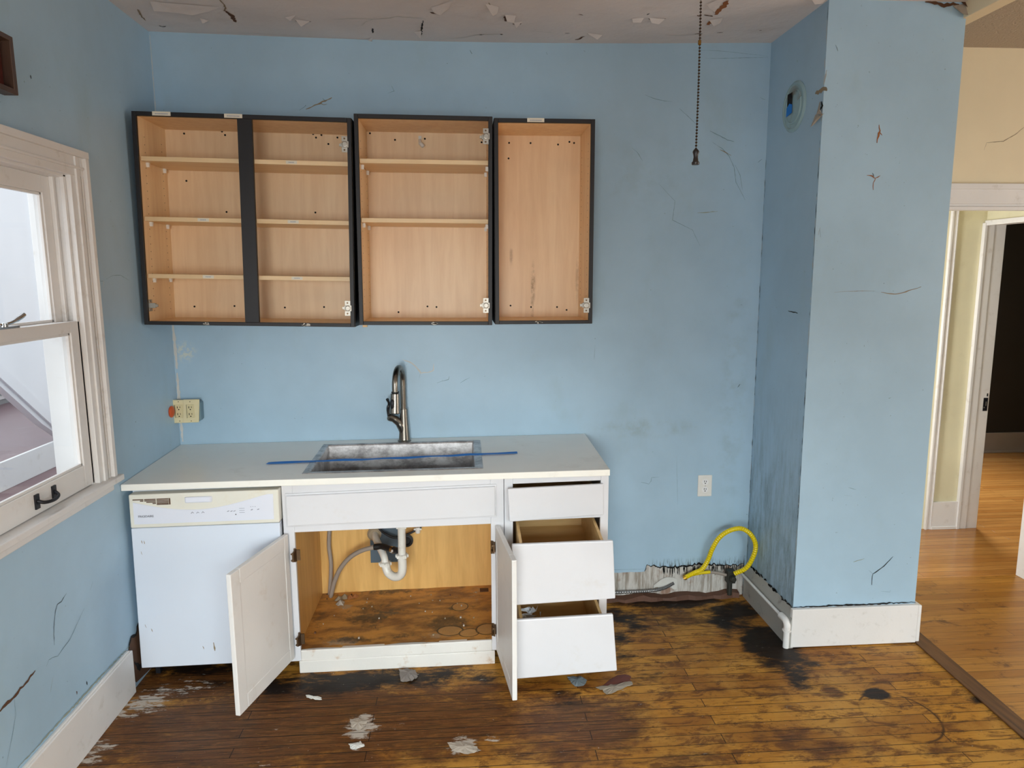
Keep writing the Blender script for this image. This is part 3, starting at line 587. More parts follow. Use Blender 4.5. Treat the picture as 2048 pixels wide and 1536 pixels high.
# ------------------------------------------------------------------ kitchen window
mb = MB()
def casing_v(y0, y1, z0, z1):   # moulded side casing on the wall face
    mb.box(0, .018, y0, y1, z0, z1); mb.box(.018, .026, y0 + .028, y0 + .05, z0, z1); mb.box(.018, .022, y0 + .07, y0 + .078, z0, z1)
    mb.box(0, .034, y1 - .024, y1, z0, z1)
casing_v(-.83, -.72, .96, 2.19)
casing_v(-1.83, -1.72, .96, 2.19)
mb.box(0, .02, -1.83, -.72, 2.12, 2.215); mb.box(0, .034, -1.83, -.716, 2.19, 2.215); mb.box(.02, .027, -1.80, -.75, 2.145, 2.155)
# jamb lining
mb.box(-.14, .0, -.83, -.80, .96, 2.14); mb.box(-.14, 0, -1.72, -1.69, .96, 2.14); mb.box(-.14, 0, -1.72, -.80, 2.11, 2.14)
mb.box(-.05, -.035, -.85, -.83, .96, 2.12)   # parting bead
mb.box(-.015, .0, -.845, -.83, .96, 2.12)
win = struct(mb.build('window_1', m_trim, bevel=.002))
mb = MB(); mb.box(-.13, .05, -1.86, -.70, .938, .962); mb.box(0, .016, -1.84, -.72, .90, .938)
mb.build('window_sill', m_trimd, win, bevel=.004)
def sash(name, x0, x1, z0, z1, st, bt, tp, y0=-1.69, y1=-.832):
    m = MB(); m.box(x0, x1, y1 - st, y1, z0, z1); m.box(x0, x1, y0, y0 + st, z0, z1); m.box(x0, x1, y0 + st, y1 - st, z0, z0 + bt); m.box(x0, x1, y0 + st, y1 - st, z1 - tp, z1)
    xm = (x0 + x1) / 2
    m.box(xm, x1 - .006, y1 - st - .01, y1 - st, z0 + bt, z1 - tp); m.box(xm, x1 - .006, y0 + st, y1 - st, z0 + bt, z0 + bt + .01); m.box(xm, x1 - .006, y0 + st, y1 - st, z1 - tp - .01, z1 - tp)
    o = m.build(name, m_trim, win, bevel=.002)
    g = MB(); g.box(xm - .002, xm + .002, y0 + st, y1 - st, z0 + bt, z1 - tp); g.build('glass_pane', m_glass, o)
    return o
lower = sash('lower_sash', -.035, .0, .965, 1.59, .062, .085, .04)
upper = sash('upper_sash', -.085, -.05, 1.55, 2.11, .062, .04, .06)
# iron lift handle on the lower rail
m = MB()
for yy in (-1.205, -1.105):
    m.box(0, .006, yy - .011, yy + .011, .985, 1.035)
m.tube(sm([(.004, -1.205, 1.012), (.022, -1.195, 1.004), (.03, -1.155, 1.0), (.022, -1.115, 1.004), (.004, -1.105, 1.016)], 6), .006, 10)
m.build('lift_handle', m_iron, lower, smooth=True)
m = MB(); m.box(-.035, -.005, -1.28, -1.18, 1.59, 1.597); m.tube(sm([(-.02, -1.26, 1.603), (-.015, -1.21, 1.607), (-.01, -1.165, 1.622), (-.01, -1.145, 1.63)], 5), [.006] * 8 + [.008] * 8, 10)
m.lathe([(.014, 0), (.014, .012), (.008, .016)], (-.02, -1.24, 1.595), 'z', 16)
m.build('sash_lock', m_chrome, lower, smooth=True)

# ------------------------------------------------------------------ enclosed porch outside the window
mb = MB(); mb.box(-2.62, -1.32, -3, 6.5, .60, .66)
mb2 = MB(); mb2.box(-1.32, -.14, -3, 6.5, .46, .50)
struct(mb2.build('floor_porch', m_porchf)); struct(mb.build('floor_porch', m_porchf))
mb = MB(); mb.box(-1.32, -1.30, -3, 6.5, .50, .672)
struct(mb.build('trim_5', m_trim, bevel=.003))
mb = MB()   # sloping underside / side of a staircase, white boards
mb.prism([(.45, 1.40), (.73, 1.132), (1.117, .809), (1.32, .672), (4.0, .672), (4.0, 3.6), (-3.0, 3.6), (-3.0, 4.0), (-3, 3.55), (-1.75, 3.4)], 'x', -1.36, -1.31)
mb.prism([(.42, 1.43), (1.34, .668), (1.40, .70), (.48, 1.48)], 'x', -1.31, -1.295)
struct(mb.build('wall_porch', m_porchw))
mb = MB()
mb.box(-2.72, -2.62, -3, 6.5, .0, .80); mb.box(-2.72, -2.62, -3, 6.5, 2.3, 2.6)
for y in (-3, -.5, 1.2, 1.95, 2.28, 2.45, 3.4, 4.4): mb.box(-2.70, -2.65, y, y + .045, .8, 2.3)
struct(mb.build('wall_porch', m_porchw))
mb = MB(); mb.box(-2.66, -2.56, -3, 6.5, .80, .835, 0); mb.box(-2.62, -2.60, -3, 6.5, .66, .705, 1); mb.box(-2.62, -2.59, -3, 6.5, .705, .735, 0); mb.box(-2.62, -2.605, -3, 6.5, .735, .80, 1)
struct(mb.build('trim_6', [m_trim, m_porchg]))
mb = MB(); mb.box(-4.7, -.14, 6.5, 6.6, 0, 3.0); struct(mb.build('wall_porch', m_porchw))

# ------------------------------------------------------------------ upper cabinets
def hinge(x, y, z, sgn, parent, style=0):
    """nickel cup hinge on a cabinet side; sgn = +1 arm points to +x"""
    m = MB()
    m.box(x, x + sgn * .0035, y - .010, y + .022, z - .026, z + .026)
    m.box(x, x + sgn * .012, y - .004, y + .018, z - .008, z + .008)
    m.box(x + sgn * .002, x + sgn * .030, y - .014, y + .002, z - .011, z + .011)
    m.box(x + sgn * .028, x + sgn * .040, y - .012, y - .002, z - .006, z + .006)
    yf = -.31 - .019
    if sgn < 0:
        m.box(x - .026, x - .001, yf, yf + .003, z - .034, z - .012); m.box(x - .026, x - .001, yf, yf + .003, z + .012, z + .034); m.box(x - .020, x + .004, yf - .002, yf + .003, z - .013, z + .013); m.lathe([(.013, 0), (.013, .004), (.009, .005)], (x - .012, yf, z), 'y', 16)
        for dz in (-.024, .024): m.lathe([(.004, 0), (.004, .002)], (x - .014, yf, z + dz), 'y', 10, 1)
    for dz in (-.02, .02): m.lathe([(.005, 0), (.005, .003), (.003, .004)], (x + sgn * .0035, y + .006, z + dz), (Vector((0, 1, 0)), Vector((0, 0, 1)), Vector((sgn, 0, 0))), 10)
    return m.build('hinge', [m_nickel, m_bronze], parent, bevel=.0006)
def upper_cab(label, loc, ang, w, h, shelves, stile, holes, hinges, stain=False, topl=(), chips=()):
    t = thing('wall_cabinet', label, 'cabinet', loc, (0, ang, 0), 'open wall cabinets without doors')
    d = .31; th = .016
    for nm, a in (('side_panel', (0, th, -d, -.002, 0, h)), ('side_panel', (w - th, w, -d, -.002, 0, h)), ('top_panel', (th, w - th, -d, -.002, h - th, h)), ('bottom_panel', (th, w - th, -d, -.002, 0, th))):
        m = MB(); m.box(*a, m=0)
        x0, x1, y0, y1, z0, z1 = a       # dark laminate skin on the outer face
        if nm == 'side_panel' and x0 == 0: m.box(-.001, 0, y0, y1, z0, z1, 1)
        elif nm == 'side_panel': m.box(x1, x1 + .001, y0, y1, z0, z1, 1)
        elif nm == 'top_panel': m.box(0, w, y0, y1, z1, z1 + .001, 1)
        else: m.box(0, w, y0, y1, z0 - .001, z0, 1)
        m.build(nm, [m_maple, m_espresso], t)
    m = MB(); m.box(th, w - th, -.02, -.006, th, h - th, 0)
    for hx, hz in holes: m.lathe([(.0046, 0), (.0046, .0012)], (hx, -.02, hz), 'y', 12, 1)
    if stain: pass
    m.build('back_panel', [m_maplest if stain else m_mapleback, m_hole], t)
    m = MB(); e = .018
    m.box(0, e, -d - .016, -d, 0, h); m.box(w - e, w, -d - .016, -d, 0, h); m.box(e, w - e, -d - .016, -d, h - e, h); m.box(e, w - e, -d - .016, -d, 0, e * .9)
    if chips:
        for c in chips:
            for k in range(6): m.ribbon([(c + random.uniform(-.02, .02), .008 + random.uniform(-.004, .004)), (c + random.uniform(-.02, .02), .008 + random.uniform(-.004, .004))], .006, lambda u, v: (u, -d - .0165, v), 1)
    m.build('face_frame', [m_espresso, m_espw], t, bevel=.0015)
    if stile:
        m = MB(); m.box(stile[0], stile[1], -d - .0165, -d + .002, e * .9, h - e); m.build('centre_stile', m_espresso, t, bevel=.0015)
    for sz, labs in shelves:
        m = MB(); m.box(th + .002, w - th - .002, -d + .008, -.022, sz - .019, sz)
        s_ = m.build('shelf', m_mapleh, t, bevel=.001)
        for lx in labs:
            q = MB(); q.box(lx - .024, lx + .024, -d + .0068, -d + .008, sz - .016, sz - .002, 0)
            for k in range(5): q.box(lx - .012 + k * .005, lx - .009 + k * .005, -d + .0064, -d + .0069, sz - .011, sz - .007, 1)
            q.build('shelf_sticker', [m_paper, m_inkl], s_)
        for px in (th, w - th - .012):
            for py in (-.25, -.07):
                q = MB(); q.prism([(py, sz - .019), (py + .016, sz - .019), (py + .010, sz - .038), (py + .004, sz - .038)], 'x', px, px + .012); q.build('shelf_peg', m_whitep, s_)
    # rows of shelf pin holes on the side panels
    for lx in topl:
        q = MB(); q.box(lx - .038, lx + .038, -d - .0174, -d - .016, h - .016, h + .001, 0)
        for k in range(9): q.box(lx - .026 + k * .006, lx - .022 + k * .006, -d - .0178, -d - .0174, h - .011, h - .006, 1)
        q.build('tape_label', [m_paper, m_inkl], t)
    for (sd, hz) in hinges:
        hinge(th if sd < 0 else w - th, -d + .012, hz, 1 if sd < 0 else -1, t)
    m = MB()
    for k in range(24):
        zz = .06 + k * .033
        for sx, s2 in ((th, 1), (w - th, -1)):
            for py in (-.25, -.07): m.lathe([(.0022, 0), (.0022, .0004)], (sx, py, zz), (Vector((0, 1, 0)), Vector((0, 0, 1)), Vector((s2, 0, 0))), 8)
    o = m.build('pin_holes', m_hole, t); o['kind'] = 'stuff'
    return t
HO = D['holes']
def hl(x0, x1, loc, ang):
    c, s = math.cos(ang), math.sin(ang); r = []
    for x, z in HO:
        if x0 < x < x1: dx, dz = x - loc[0], z - loc[2]; r.append((dx * c - dz * s, dx * s + dz * c))
    return r
L1 = (.014, 0, 1.541); A1 = .021
c1 = upper_cab('widest dark-edged open wall cabinet with a dark centre post and three shelves', L1, A1, .926, .912,
    [(.73, [.66]), (.474, [.27, .66]), (.225, [.28, .67])], (.440, .502), hl(0, .95, L1, A1), [(-1, .085), (1, .80), (1, .085)], topl=(.125, .425), chips=(.27, .71))
L2 = (.962, -.004, 1.531); A2 = .010
c2 = upper_cab('middle dark-edged open wall cabinet with two shelves and a white hook', L2, A2, .605, .92,
    [(.735, []), (.478, [])], None, hl(.97, 1.57, L2, A2), [(1, .835), (1, .09)], chips=(.34,))
L3 = (1.582, 0, 1.528); A3 = .002
c3 = upper_cab('narrow dark-edged open wall cabinet with no shelves, at the right end', L3, A3, .452, .912, [], None, hl(1.58, 2.03, L3, A3), [(1, .085)], stain=True, topl=(.185,), chips=(.2,))
m = MB(); m.box(.262, .276, -.026, -.0205, .850, .888); m.tube(sm([(.269, -.03, .868), (.272, -.045, .852), (.279, -.052, .842), (.284, -.046, .838)], 6), [.007] * 7 + [.0095] * 12, 10)
m.build('wall_hook', m_whitep, c2, smooth=True)
m = MB(); m.tube([(.555, -.03, .06 + .7), (.555, -.03, .055 + .7)], .003, 8)
m = MB(); m.box(.01, .03, -.29, -.27, -.012, -.001); m.build('corner_block', m_cabin, c2)

# ------------------------------------------------------------------ dishwasher
def fz(x, z): return z + .018 * (x - .3)
dw = thing('dishwasher', 'white built-in dishwasher under the left end of the counter', 'dishwasher', (.32, -.3, 0))
m = MB(); m.box(.022, .63, -.585, -.04, .10, .862, 0); m.box(.04, .06, -.56, -.54, .0, .10, 1); m.box(.59, .61, -.56, -.54, .0, .10, 1); m.box(.04, .06, -.1, -.08, .0, .10, 1); m.box(.59, .61, -.1, -.08, .0, .10, 1)
m.build('tub_body', [m_dw, m_iron], dw)
def dwf(x, y, z):
    return (x - (.85 - z) * .014, y, z + .012 * (x - .3))
m = MB(); m.box(.024, .640, -.63, -.588, .071, .706, 0, dwf)
dd = m.build('door_panel', m_dw, dw, bevel=.004)
for x, z in ((.06, .65), (.07, .648), (.055, .60), (.07, .25), (.045, .27), (.28, .16)):
    m = MB(); m.ribbon([(x, z), (x + .004, z - .015)], .003, lambda u, v: (u, -.6305, v), 0); m.build('scuff_mark', m_tan, dd)
m = MB(); m.ribbon([(.327, .175), (.329, .135)], .007, lambda u, v: (u, -.6305, v), 0, .3)
m.build('scuff_mark', m_tan, dd)
m = MB(); m.box(.028, .642, -.640, -.588, .710, .856, 0, dwf)
cp = m.build('control_panel', m_dwc, dw, bevel=.005)
# white inset with the curved top edge
pts = []
for k in range(25):
    t = k / 24; x = .045 + .575 * t; top = .842 - .002 - .058 * math.sin(math.pi * min(1, t * .86 + .12)) ** 1.2 + (.0 if t < .5 else .012 * (t - .5))
    pts.append((x, min(.838, top)))
pl = [(.045, .725), (.62, .725)] + [p for p in pts[::-1]]
m = MB(); b0 = len(m.v)
for k in range(24):
    x0, t0 = pts[k]; x1, t1 = pts[k + 1]
    m.hexa([dwf(x0, -.642, .727), dwf(x1, -.642, .727), dwf(x1, -.639, .727), dwf(x0, -.639, .727), dwf(x0, -.642, t0), dwf(x1, -.642, t1), dwf(x1, -.639, t1), dwf(x0, -.639, t0)])
m.build('control_face', m_dwi, cp)
m = MB()
for i, (za, xs_) in enumerate(((.834, .045), (.828, .075), (.822, .10), (.816, .125), (.811, .14))):
    for xa, xb in ((xs_, .088), (.092, .138), (.142, .190)):
        if xb > xa: a = max(xa, xs_); m.box(a, xb, -.6425, -.64, za - .002, za + .0015, 0, dwf) if xb > a else None
m.box(.192, .197, -.6425, -.64, .809, .836, 0, dwf)
m.build('vent_slots', m_brown, cp)
m = MB()
m.hexa([dwf(.262, -.652, .816), dwf(.362, -.652, .816), dwf(.37, -.64, .812), dwf(.255, -.64, .812), dwf(.262, -.650, .838), dwf(.362, -.650, .838), dwf(.37, -.64, .84), dwf(.255, -.64, .84)])
m.build('latch_handle', m_dwi, cp, bevel=.004)
text('brand_lettering', 'FRIGIDAIRE', .0125, dwf(.063, -.6428, .757), (math.pi / 2, -.012, 0), m_ink, cp)
for cx in (.285, .307, .328):
    m = MB(); m.ribbon([(cx - .006, .765), (cx, .772), (cx + .006, .767)], .004, lambda u, v: dwf(u, -.6425, v), 0, .3); m.build('button_icon', m_inkl, cp)
for cx, dz in ((.432, 0), (.446, 0), (.458, 0), (.53, .003), (.556, .003)):
    m = MB(); m.ribbon([(cx - .005, .768 + dz), (cx + .005, .772 + dz)], .005, lambda u, v: dwf(u, -.6425, v), 0, .3); m.build('button_icon', m_inkl, cp)
for k in range(3):
    m = MB(); m.box(.478, .500, -.6428, -.6422, .762 + k * .009, .7635 + k * .009, 0, dwf); m.build('indicator_line', m_inkl, cp)
    m = MB(); m.box(.524 + k * .009, .528 + k * .009, -.6428, -.6422, .785, .787, 0, dwf); m.build('indicator_line', m_inkl, cp)
m = MB(); m.lathe([(.0025, 0), (.0025, .001)], dwf(.463, -.6425, .755), 'y', 10); m.build('indicator_dot', m_ink, cp)

# ------------------------------------------------------------------ sink base cabinet
def tf(x, y, z): return (x, y, z + .016 * (x - 1.1))
sc = thing('sink_base_cabinet', 'white sink base cabinet with both doors hanging open below the sink', 'cabinet', (1.11, -.3, 0))
m = MB()
m.box(.644, .690, -.60, -.58, .06, .872, 0, tf); m.box(1.542, 1.600, -.60, -.58, .06, .872, 0, tf)
m.box(.690, 1.542, -.60, -.58, .660, .872, 0, tf)
m.build('face_frame', m_cab, sc, bevel=.002)
m = MB(); m.box(.690, 1.542, -.604, -.58, .060, .112, 0, tf); m.build('bottom_rail', m_scuff, sc, bevel=.004)
m = MB(); m.box(.682, 1.555, -.610, -.595, .0, .058, 0, lambda x, y, z: (x, y + .010 * (x - .68) / .87, z + .008 * (x - .68) * (z > .01))); m.build('toe_board', m_scuff, sc, bevel=.004)
m = MB(); m.box(.665, 1.562, -.618, -.60, .698, .832, 0, lambda x, y, z: (x, y, z + .022 * (x - 1.1)))
m.box(.658, 1.569, -.607, -.60, .690, .840, 0, lambda x, y, z: (x, y, z + .022 * (x - 1.1)))
m.build('false_drawer_front', m_cab, sc, bevel=.004)
m = MB(); m.box(.660, .676, -.58, -.02, .05, .86, 0, tf); m.build('side_panel', m_cabin, sc)
m = MB(); m.box(1.566, 1.582, -.58, -.02, .05, .86, 0, tf); m.build('side_panel', m_cabin, sc)
m = MB(); m.box(.676, 1.566, -.03, -.02, .10, .86, 0, tf)
m.build('back_panel', m_cabin, sc)
# warped, water damaged bottom
m = MB(); nx, ny = 40, 26
for j in range(ny + 1):
    for i in range(nx + 1):
        x = .676 + .89 * i / nx; y = -.594 + .564 * j / ny
        bow = .006 * math.sin(math.pi * i / nx) * (1 - j / ny) * math.sin(i * .35)
        zz = .113 + .016 * (x - 1.1) + bow + .003 * mnoise.noise(Vector((x * 9, y * 9, 0)))
        m.v.append((x, y, zz))
for j in range(ny):
    for i in range(nx): a = j * (nx + 1) + i; m.face([a, a + 1, a + nx + 2, a + nx + 1])
m.box(.676, 1.566, -.58, -.03, .088, .100, 0, tf)
m.build('bottom_panel', m_cabfloor, sc, fix=False)
m = MB()   # rust lump, crumbs and a torn sticker left on the cabinet bottom
for (x, y, r, mi) in ((.80, -.09, .028, 1), (.83, -.10, .022, 2), (.775, -.115, .03, 1), (.855, -.09, .02, 2), (.79, -.16, .03, 3)):
    n = 14; b = len(m.v); m.v.append((x, y, .128))
    for k in range(n): a = 2 * math.pi * k / n; rr = r * random.uniform(.6, 1.1); m.v.append((x + rr * math.cos(a), y + rr * math.sin(a), .109))
    for k in range(n): m.face([b, b + 1 + k, b + 1 + (k + 1) % n], mi - 1)
for k in range(34):
    x = random.uniform(.70, 1.53); y = random.uniform(-.57, -.05); r = random.uniform(.0015, .004); z = .117 + .016 * (x - 1.1)
    m.box(x - r, x + r, y - r, y + r, z - .004, z + r, random.choice([0, 0, 2, 4]))
m.box(1.50, 1.545, -.11, -.07, .12, .1225, 4)
o = m.build('debris_crumbs', [m_tan, m_rust, m_flake, m_paper, m_brown], sc); o['kind'] = 'stuff'
# doors
def door(name, hx, hy, ex, ey, z0, z1, th, sgn, mat, dz=0):
    """leaf from hinge edge (hx,hy) to free edge (ex,ey); inner face with recessed panel on side sgn"""
    a = Vector((hx, hy, 0)); b = Vector((ex, ey, 0)); d = (b - a); W_ = d.length; d.normalize(); nrm = Vector((-d.y, d.x, 0)) * sgn
    def q(u, v, z): p = a + d * u + nrm * v; return (p.x, p.y, z + dz * u / W_)
    def bx(m, u0, u1, v0, v1, za, zb, mi=0): m.hexa([q(u0, v0, za), q(u1, v0, za), q(u1, v1, za), q(u0, v1, za), q(u0, v0, zb), q(u1, v0, zb), q(u1, v1, zb), q(u0, v1, zb)], mi)
    m = MB(); f = .058
    bx(m, 0, f * .6, 0, th, z0, z1); bx(m, W_ - f, W_, 0, th, z0, z1); bx(m, f * .6, W_ - f, 0, th, z0, z0 + f); bx(m, f * .6, W_ - f, 0, th, z1 - f, z1)
    o = m.build(name, mat, sc, bevel=.003)
    m = MB(); bx(m, f * .6, W_ - f, .002, th - .006, z0 + f, z1 - f); m.build('door_panel', mat, o)
    return o, q, bx
dl, q, bx = door('cabinet_door', .668, -.622, .556, -1.032, .082, .655, .02, -1, m_door)
dl['label'] = 'left door seen from its worn inner face'
def dhinge(hx, hy, z, d2, parent):
    m = MB(); m.tube([(hx, hy, z - .03), (hx, hy, z + .03)], .005, 10); m.box(hx, hx + .022, hy - .002, hy + .004, z - .024, z + .024)
    a = Vector((hx, hy, z)); e = a + Vector(d2) * .03
    m.tube([tuple(a + Vector((0, 0, .012))), tuple(e + Vector((0, 0, .016)))], .004, 8); m.tube([tuple(a + Vector((0, 0, -.012))), tuple(e + Vector((0, 0, -.014)))], .004, 8)
    m.hexa([tuple(a + Vector((.002, 0, -.028))), tuple(a + Vector((.008, 0, -.028))), tuple(e + Vector((.008, 0, -.02))), tuple(e + Vector((.002, 0, -.02))), tuple(a + Vector((.002, 0, .028))), tuple(a + Vector((.008, 0, .028))), tuple(e + Vector((.008, 0, .02))), tuple(e + Vector((.002, 0, .02)))])
    m.build('hinge', m_bronze, parent, smooth=True)
dv = (-.263, -.965, 0)
for z in (.165, .555): dhinge(.690, -.612, z, dv, dl)
dr, q, bx = door('cabinet_door', 1.560, -.612, 1.606, -1.008, .078, .665, .02, 1, m_door)
dr['label'] = 'right door seen almost edge on'
for z in (.17, .56): dhinge(1.545, -.600, z, (.11, -.99, 0), dr)

# ------------------------------------------------------------------ drawer base cabinet
db = thing('drawer_base_cabinet', 'narrow white base cabinet with three askew drawers at the counter end', 'cabinet', (1.83, -.3, 0))
m = MB()
m.box(1.602, 1.640, -.60, -.58, .09, .869, 0, tf); m.box(2.030, 2.066, -.60, -.58, .09, .869, 0, tf); m.box(1.640, 2.030, -.60, -.58, .838, .869, 0, tf); m.box(1.640, 2.030, -.60, -.58, .668, .690, 0, tf); m.box(1.640, 2.030, -.60, -.58, .345, .365, 0, tf)
m.build('face_frame', m_cab, db, bevel=.002)
m = MB(); m.box(2.050, 2.066, -.58, -.02, .0, .868, 0, tf); m.build('side_panel', m_cab, db)
m = MB(); m.box(1.602, 1.612, -.58, -.02, .02, .86, 0, tf); m.build('side_panel', m_cab, db)
m = MB(); m.box(1.612, 2.05, -.03, -.02, .02, .86, 0, tf); m.box(1.612, 2.05, -.55, -.03, .08, .09, 0, tf); m.build('back_panel', m_brown, db)
m = MB(); m.box(1.612, 2.05, -.55, -.535, .0, .08); m.build('toe_board', m_brown, db)
def drawer(TL, TR, BL, BR, th, box, lab, trash=False):
    m = MB()
    def b(p, dy): return (p[0], p[1] + dy, p[2])
    m.hexa([BL, BR, b(BR, th), b(BL, th), TL, TR, b(TR, th), b(TL, th)])
    o = m.build('drawer', m_cab, db, bevel=.005); o['label'] = lab
    if box:
        x0, x1, z0, z1, yb, dz = box; yf = max(TL[1], TR[1]) + th; t = .012
        g = lambda x, y, z: (x, y, z + dz * (y - yf))
        for nm, a in (('drawer_side', (x0, x0 + t, yf, yb, z0, z1)), ('drawer_side', (x1 - t, x1, yf, yb, z0, z1)), ('drawer_back', (x0 + t, x1 - t, yb - t, yb, z0, z1)), ('drawer_bottom', (x0 + t, x1 - t, yf, yb - t, z0 + .01, z0 + .018))):
            q = MB(); q.box(*a, fn=g); q.build(nm, m_dwr, o)
        q = MB(); q.box(x0 + .001, x0 + .004, yf + .02, yb, z0 - .002, z0 + .012, 0, g) ; q.build('drawer_runner', m_nickel, o)
    return o
drawer((1.613, -.652, .840), (2.040, -.622, .843), (1.622, -.648, .690), (2.043, -.62, .700), .018, (1.652, 2.018, .71, .80, -.12, 0), 'top drawer, shut crookedly')
drawer((1.621, -.798, .646), (2.047, -.798, .650), (1.630, -.80, .378), (2.061, -.80, .392), .018, (1.655, 2.012, .46, .64, -.27, .11), 'middle drawer, pulled out')
drawer((1.627, -.80, .312), (2.052, -.80, .322), (1.638, -.805, .046), (2.073, -.805, .064), .018, (1.655, 2.012, .125, .305, -.27, .06), 'bottom drawer, pulled out')
m = MB(); P0 = Vector((1.70, -.66, .262)); 
for k in range(14):
    a = P0 + Vector((random.uniform(-.03, .035), random.uniform(-.04, .04), random.uniform(-.01, .03))); m.poly([tuple(a + Vector((random.uniform(-.03, .03), random.uniform(-.02, .02), random.uniform(-.02, .03)))) for _ in range(3)])
m.lathe([(.03, -.12), (.035, -.05), (.02, .0)], tuple(P0), 'z', 10)
tag(m.build('plastic_wrap', simple('crumpled_plastic', (206, 210, 216), .35), fix=False), 'crumpled pale plastic wrap lying inside the bottom drawer', 'plastic wrap')

# ------------------------------------------------------------------ counter top
def ctz(x, y): return .9150 + .0073 * x + .026 * y
gx = [.002, .742, 1.496, 2.062]; gy = [-.642, -.557, -.098, -.004]
def slab(m, dz0, dz1):
    b = len(m.v)
    for z in (dz0, dz1):
        for y in gy:
            for x in gx: m.v.append((x, y, ctz(x, y) + z))
    I = lambda i, j, k: b + k * 16 + j * 4 + i
    for j in range(3):
        for i in range(3):
            if i == 1 and j == 1: continue
            m.face([I(i, j, 1), I(i + 1, j, 1), I(i + 1, j + 1, 1), I(i, j + 1, 1)]); m.face([I(i, j, 0), I(i, j + 1, 0), I(i + 1, j + 1, 0), I(i + 1, j, 0)])
    for i in range(3):
        m.face([I(i, 0, 0), I(i + 1, 0, 0), I(i + 1, 0, 1), I(i, 0, 1)]); m.face([I(i + 1, 3, 0), I(i, 3, 0), I(i, 3, 1), I(i + 1, 3, 1)])
        m.face([I(0, i + 1, 0), I(0, i, 0), I(0, i, 1), I(0, i + 1, 1)]); m.face([I(3, i, 0), I(3, i + 1, 0), I(3, i + 1, 1), I(3, i, 1)])
    m.face([I(1, 1, 0), I(1, 1, 1), I(2, 1, 1), I(2, 1, 0)]); m.face([I(2, 2, 0), I(2, 2, 1), I(1, 2, 1), I(1, 2, 0)]); m.face([I(1, 2, 0), I(1, 2, 1), I(1, 1, 1), I(1, 1, 0)]); m.face([I(2, 1, 0), I(2, 1, 1), I(2, 2, 1), I(2, 2, 0)])
m = MB(); slab(m, -.028, 0)
ct = tag(m.build('countertop', m_counter, bevel=.002), 'glossy off-white slab countertop spanning the dishwasher and base cabinets', 'countertop')
# ------------------------------------------------------------------ sink
sk = thing('kitchen_sink', 'rectangular stainless steel drop-in sink set in the countertop', 'sink', (1.12, -.33, .915))
m = MB(); x0, x1, y0, y1 = .726, 1.512, -.572, -.084
def R(xa, xb, ya, yb, dz): return [(xa, ya, ctz(xa, ya) + dz), (xb, ya, ctz(xb, ya) + dz), (xb, yb, ctz(xb, yb) + dz), (xa, yb, ctz(xa, yb) + dz)]
rings = [R(x0, x1, y0, y1, .0005), R(x0 + .002, x1 - .002, y0 + .002, y1 - .002, .0035), R(.752, 1.478, -.548, -.104, .003), R(.756, 1.474, -.544, -.108, -.004), R(.764, 1.466, -.536, -.116, -.20), R(.80, 1.43, -.50, -.15, -.212)]
b = 0
for r in rings: m.v += r
for k in range(len(rings) - 1):
    for i in range(4): m.face([k * 4 + i, k * 4 + (i + 1) % 4, k * 4 + 4 + (i + 1) % 4, k * 4 + 4 + i])
m.face([20, 21, 22, 23])
m.build('basin', m_sink, sk, bevel=.004, fix=False)
m = MB(); m.lathe([(.045, 0), (.045, .003), (.030, .001), (.028, -.01), (.01, -.012)], (1.118, -.33, ctz(1.118, -.33) - .2115), 'z', 24); m.build('drain_strainer', m_chrome, sk, smooth=True)
# ------------------------------------------------------------------ blue tape
m = MB(); n = 46; a = Vector((.533, -.398)); e = Vector((1.680, -.342)); wd = .0155
for i in range(n + 1):
    t = i / n; c = a.lerp(e, t); x = c.x; k = .0044
    if .76 < x < 1.47: k = .0044 - .002 * math.sin(math.pi * (x - .76) / .71) + .0012 * math.sin(x * 31)
    s_ = (.004 if i in (0,) else 0)
    for sg in (-1, 1): m.v.append((x + (s_ if sg > 0 else 0), c.y + sg * wd, ctz(x, c.y) + k + sg * .001 * math.sin(x * 23)))
for i in range(n): b = 2 * i; m.face([b, b + 2, b + 3, b + 1])
o = m.build('masking_tape', m_tape, fix=False); so = o.modifiers.new('thick', 'SOLIDIFY'); so.thickness = .0006
tag(o, 'long strip of blue masking tape stretched across the sink', 'tape')
# ------------------------------------------------------------------ faucet
fb = (1.127, -.052, ctz(1.127, -.052))
fc = thing('kitchen_faucet', 'tall brushed nickel gooseneck pull-down faucet behind the sink', 'faucet', fb)
z0 = fb[2]
m = MB(); m.lathe([(.034, 0), (.034, .004), (.0285, .008), (.0265, .03), (.0235, .08), (.0205, .12), (.0190, .160), (.0185, .166), (.0145, .167)], fb, 'z', 28)
fbody = m.build('faucet_body', m_steelb, fc, smooth=True)
m = MB()
arc = [(1.127, -.052, z0 + .14), (1.127, -.052, z0 + .24)]
for k in range(13):
    a = math.pi * k / 12; arc.append((1.127 - .024 * (1 - math.cos(a)) / 2, -.052 - .080 * (1 - math.cos(a)), z0 + .304 + .080 * math.sin(a)))
arc += [(1.103, -.213, z0 + .275)]
m.tube(sm(arc, 4), .0148, 20); m.build('spout', m_steelb, fc, smooth=True)
m = MB(); m.tube([(1.103, -.213, z0 + .276), (1.1028, -.2135, z0 + .270), (1.1015, -.216, z0 + .22), (1.100, -.219, z0 + .178), (1.0998, -.2192, z0 + .174)], [.0155, .0215, .0240, .0262, .0230], 24)
sh = m.build('spray_head', m_steelb, fc, smooth=True)
m = MB(); m.tube([(1.103, -.213, z0 + .2755), (1.103, -.213, z0 + .2805)], .0185, 20); m.build('seam_ring', m_black, sh)
m = MB(); m.lathe([(.006, -.024), (.0100, -.016), (.0115, 0), (.0100, .013), (.005, .022)], (1.090, -.2335, z0 + .225), 'z', 14); m.build('spray_button', m_iron, sh, smooth=True)
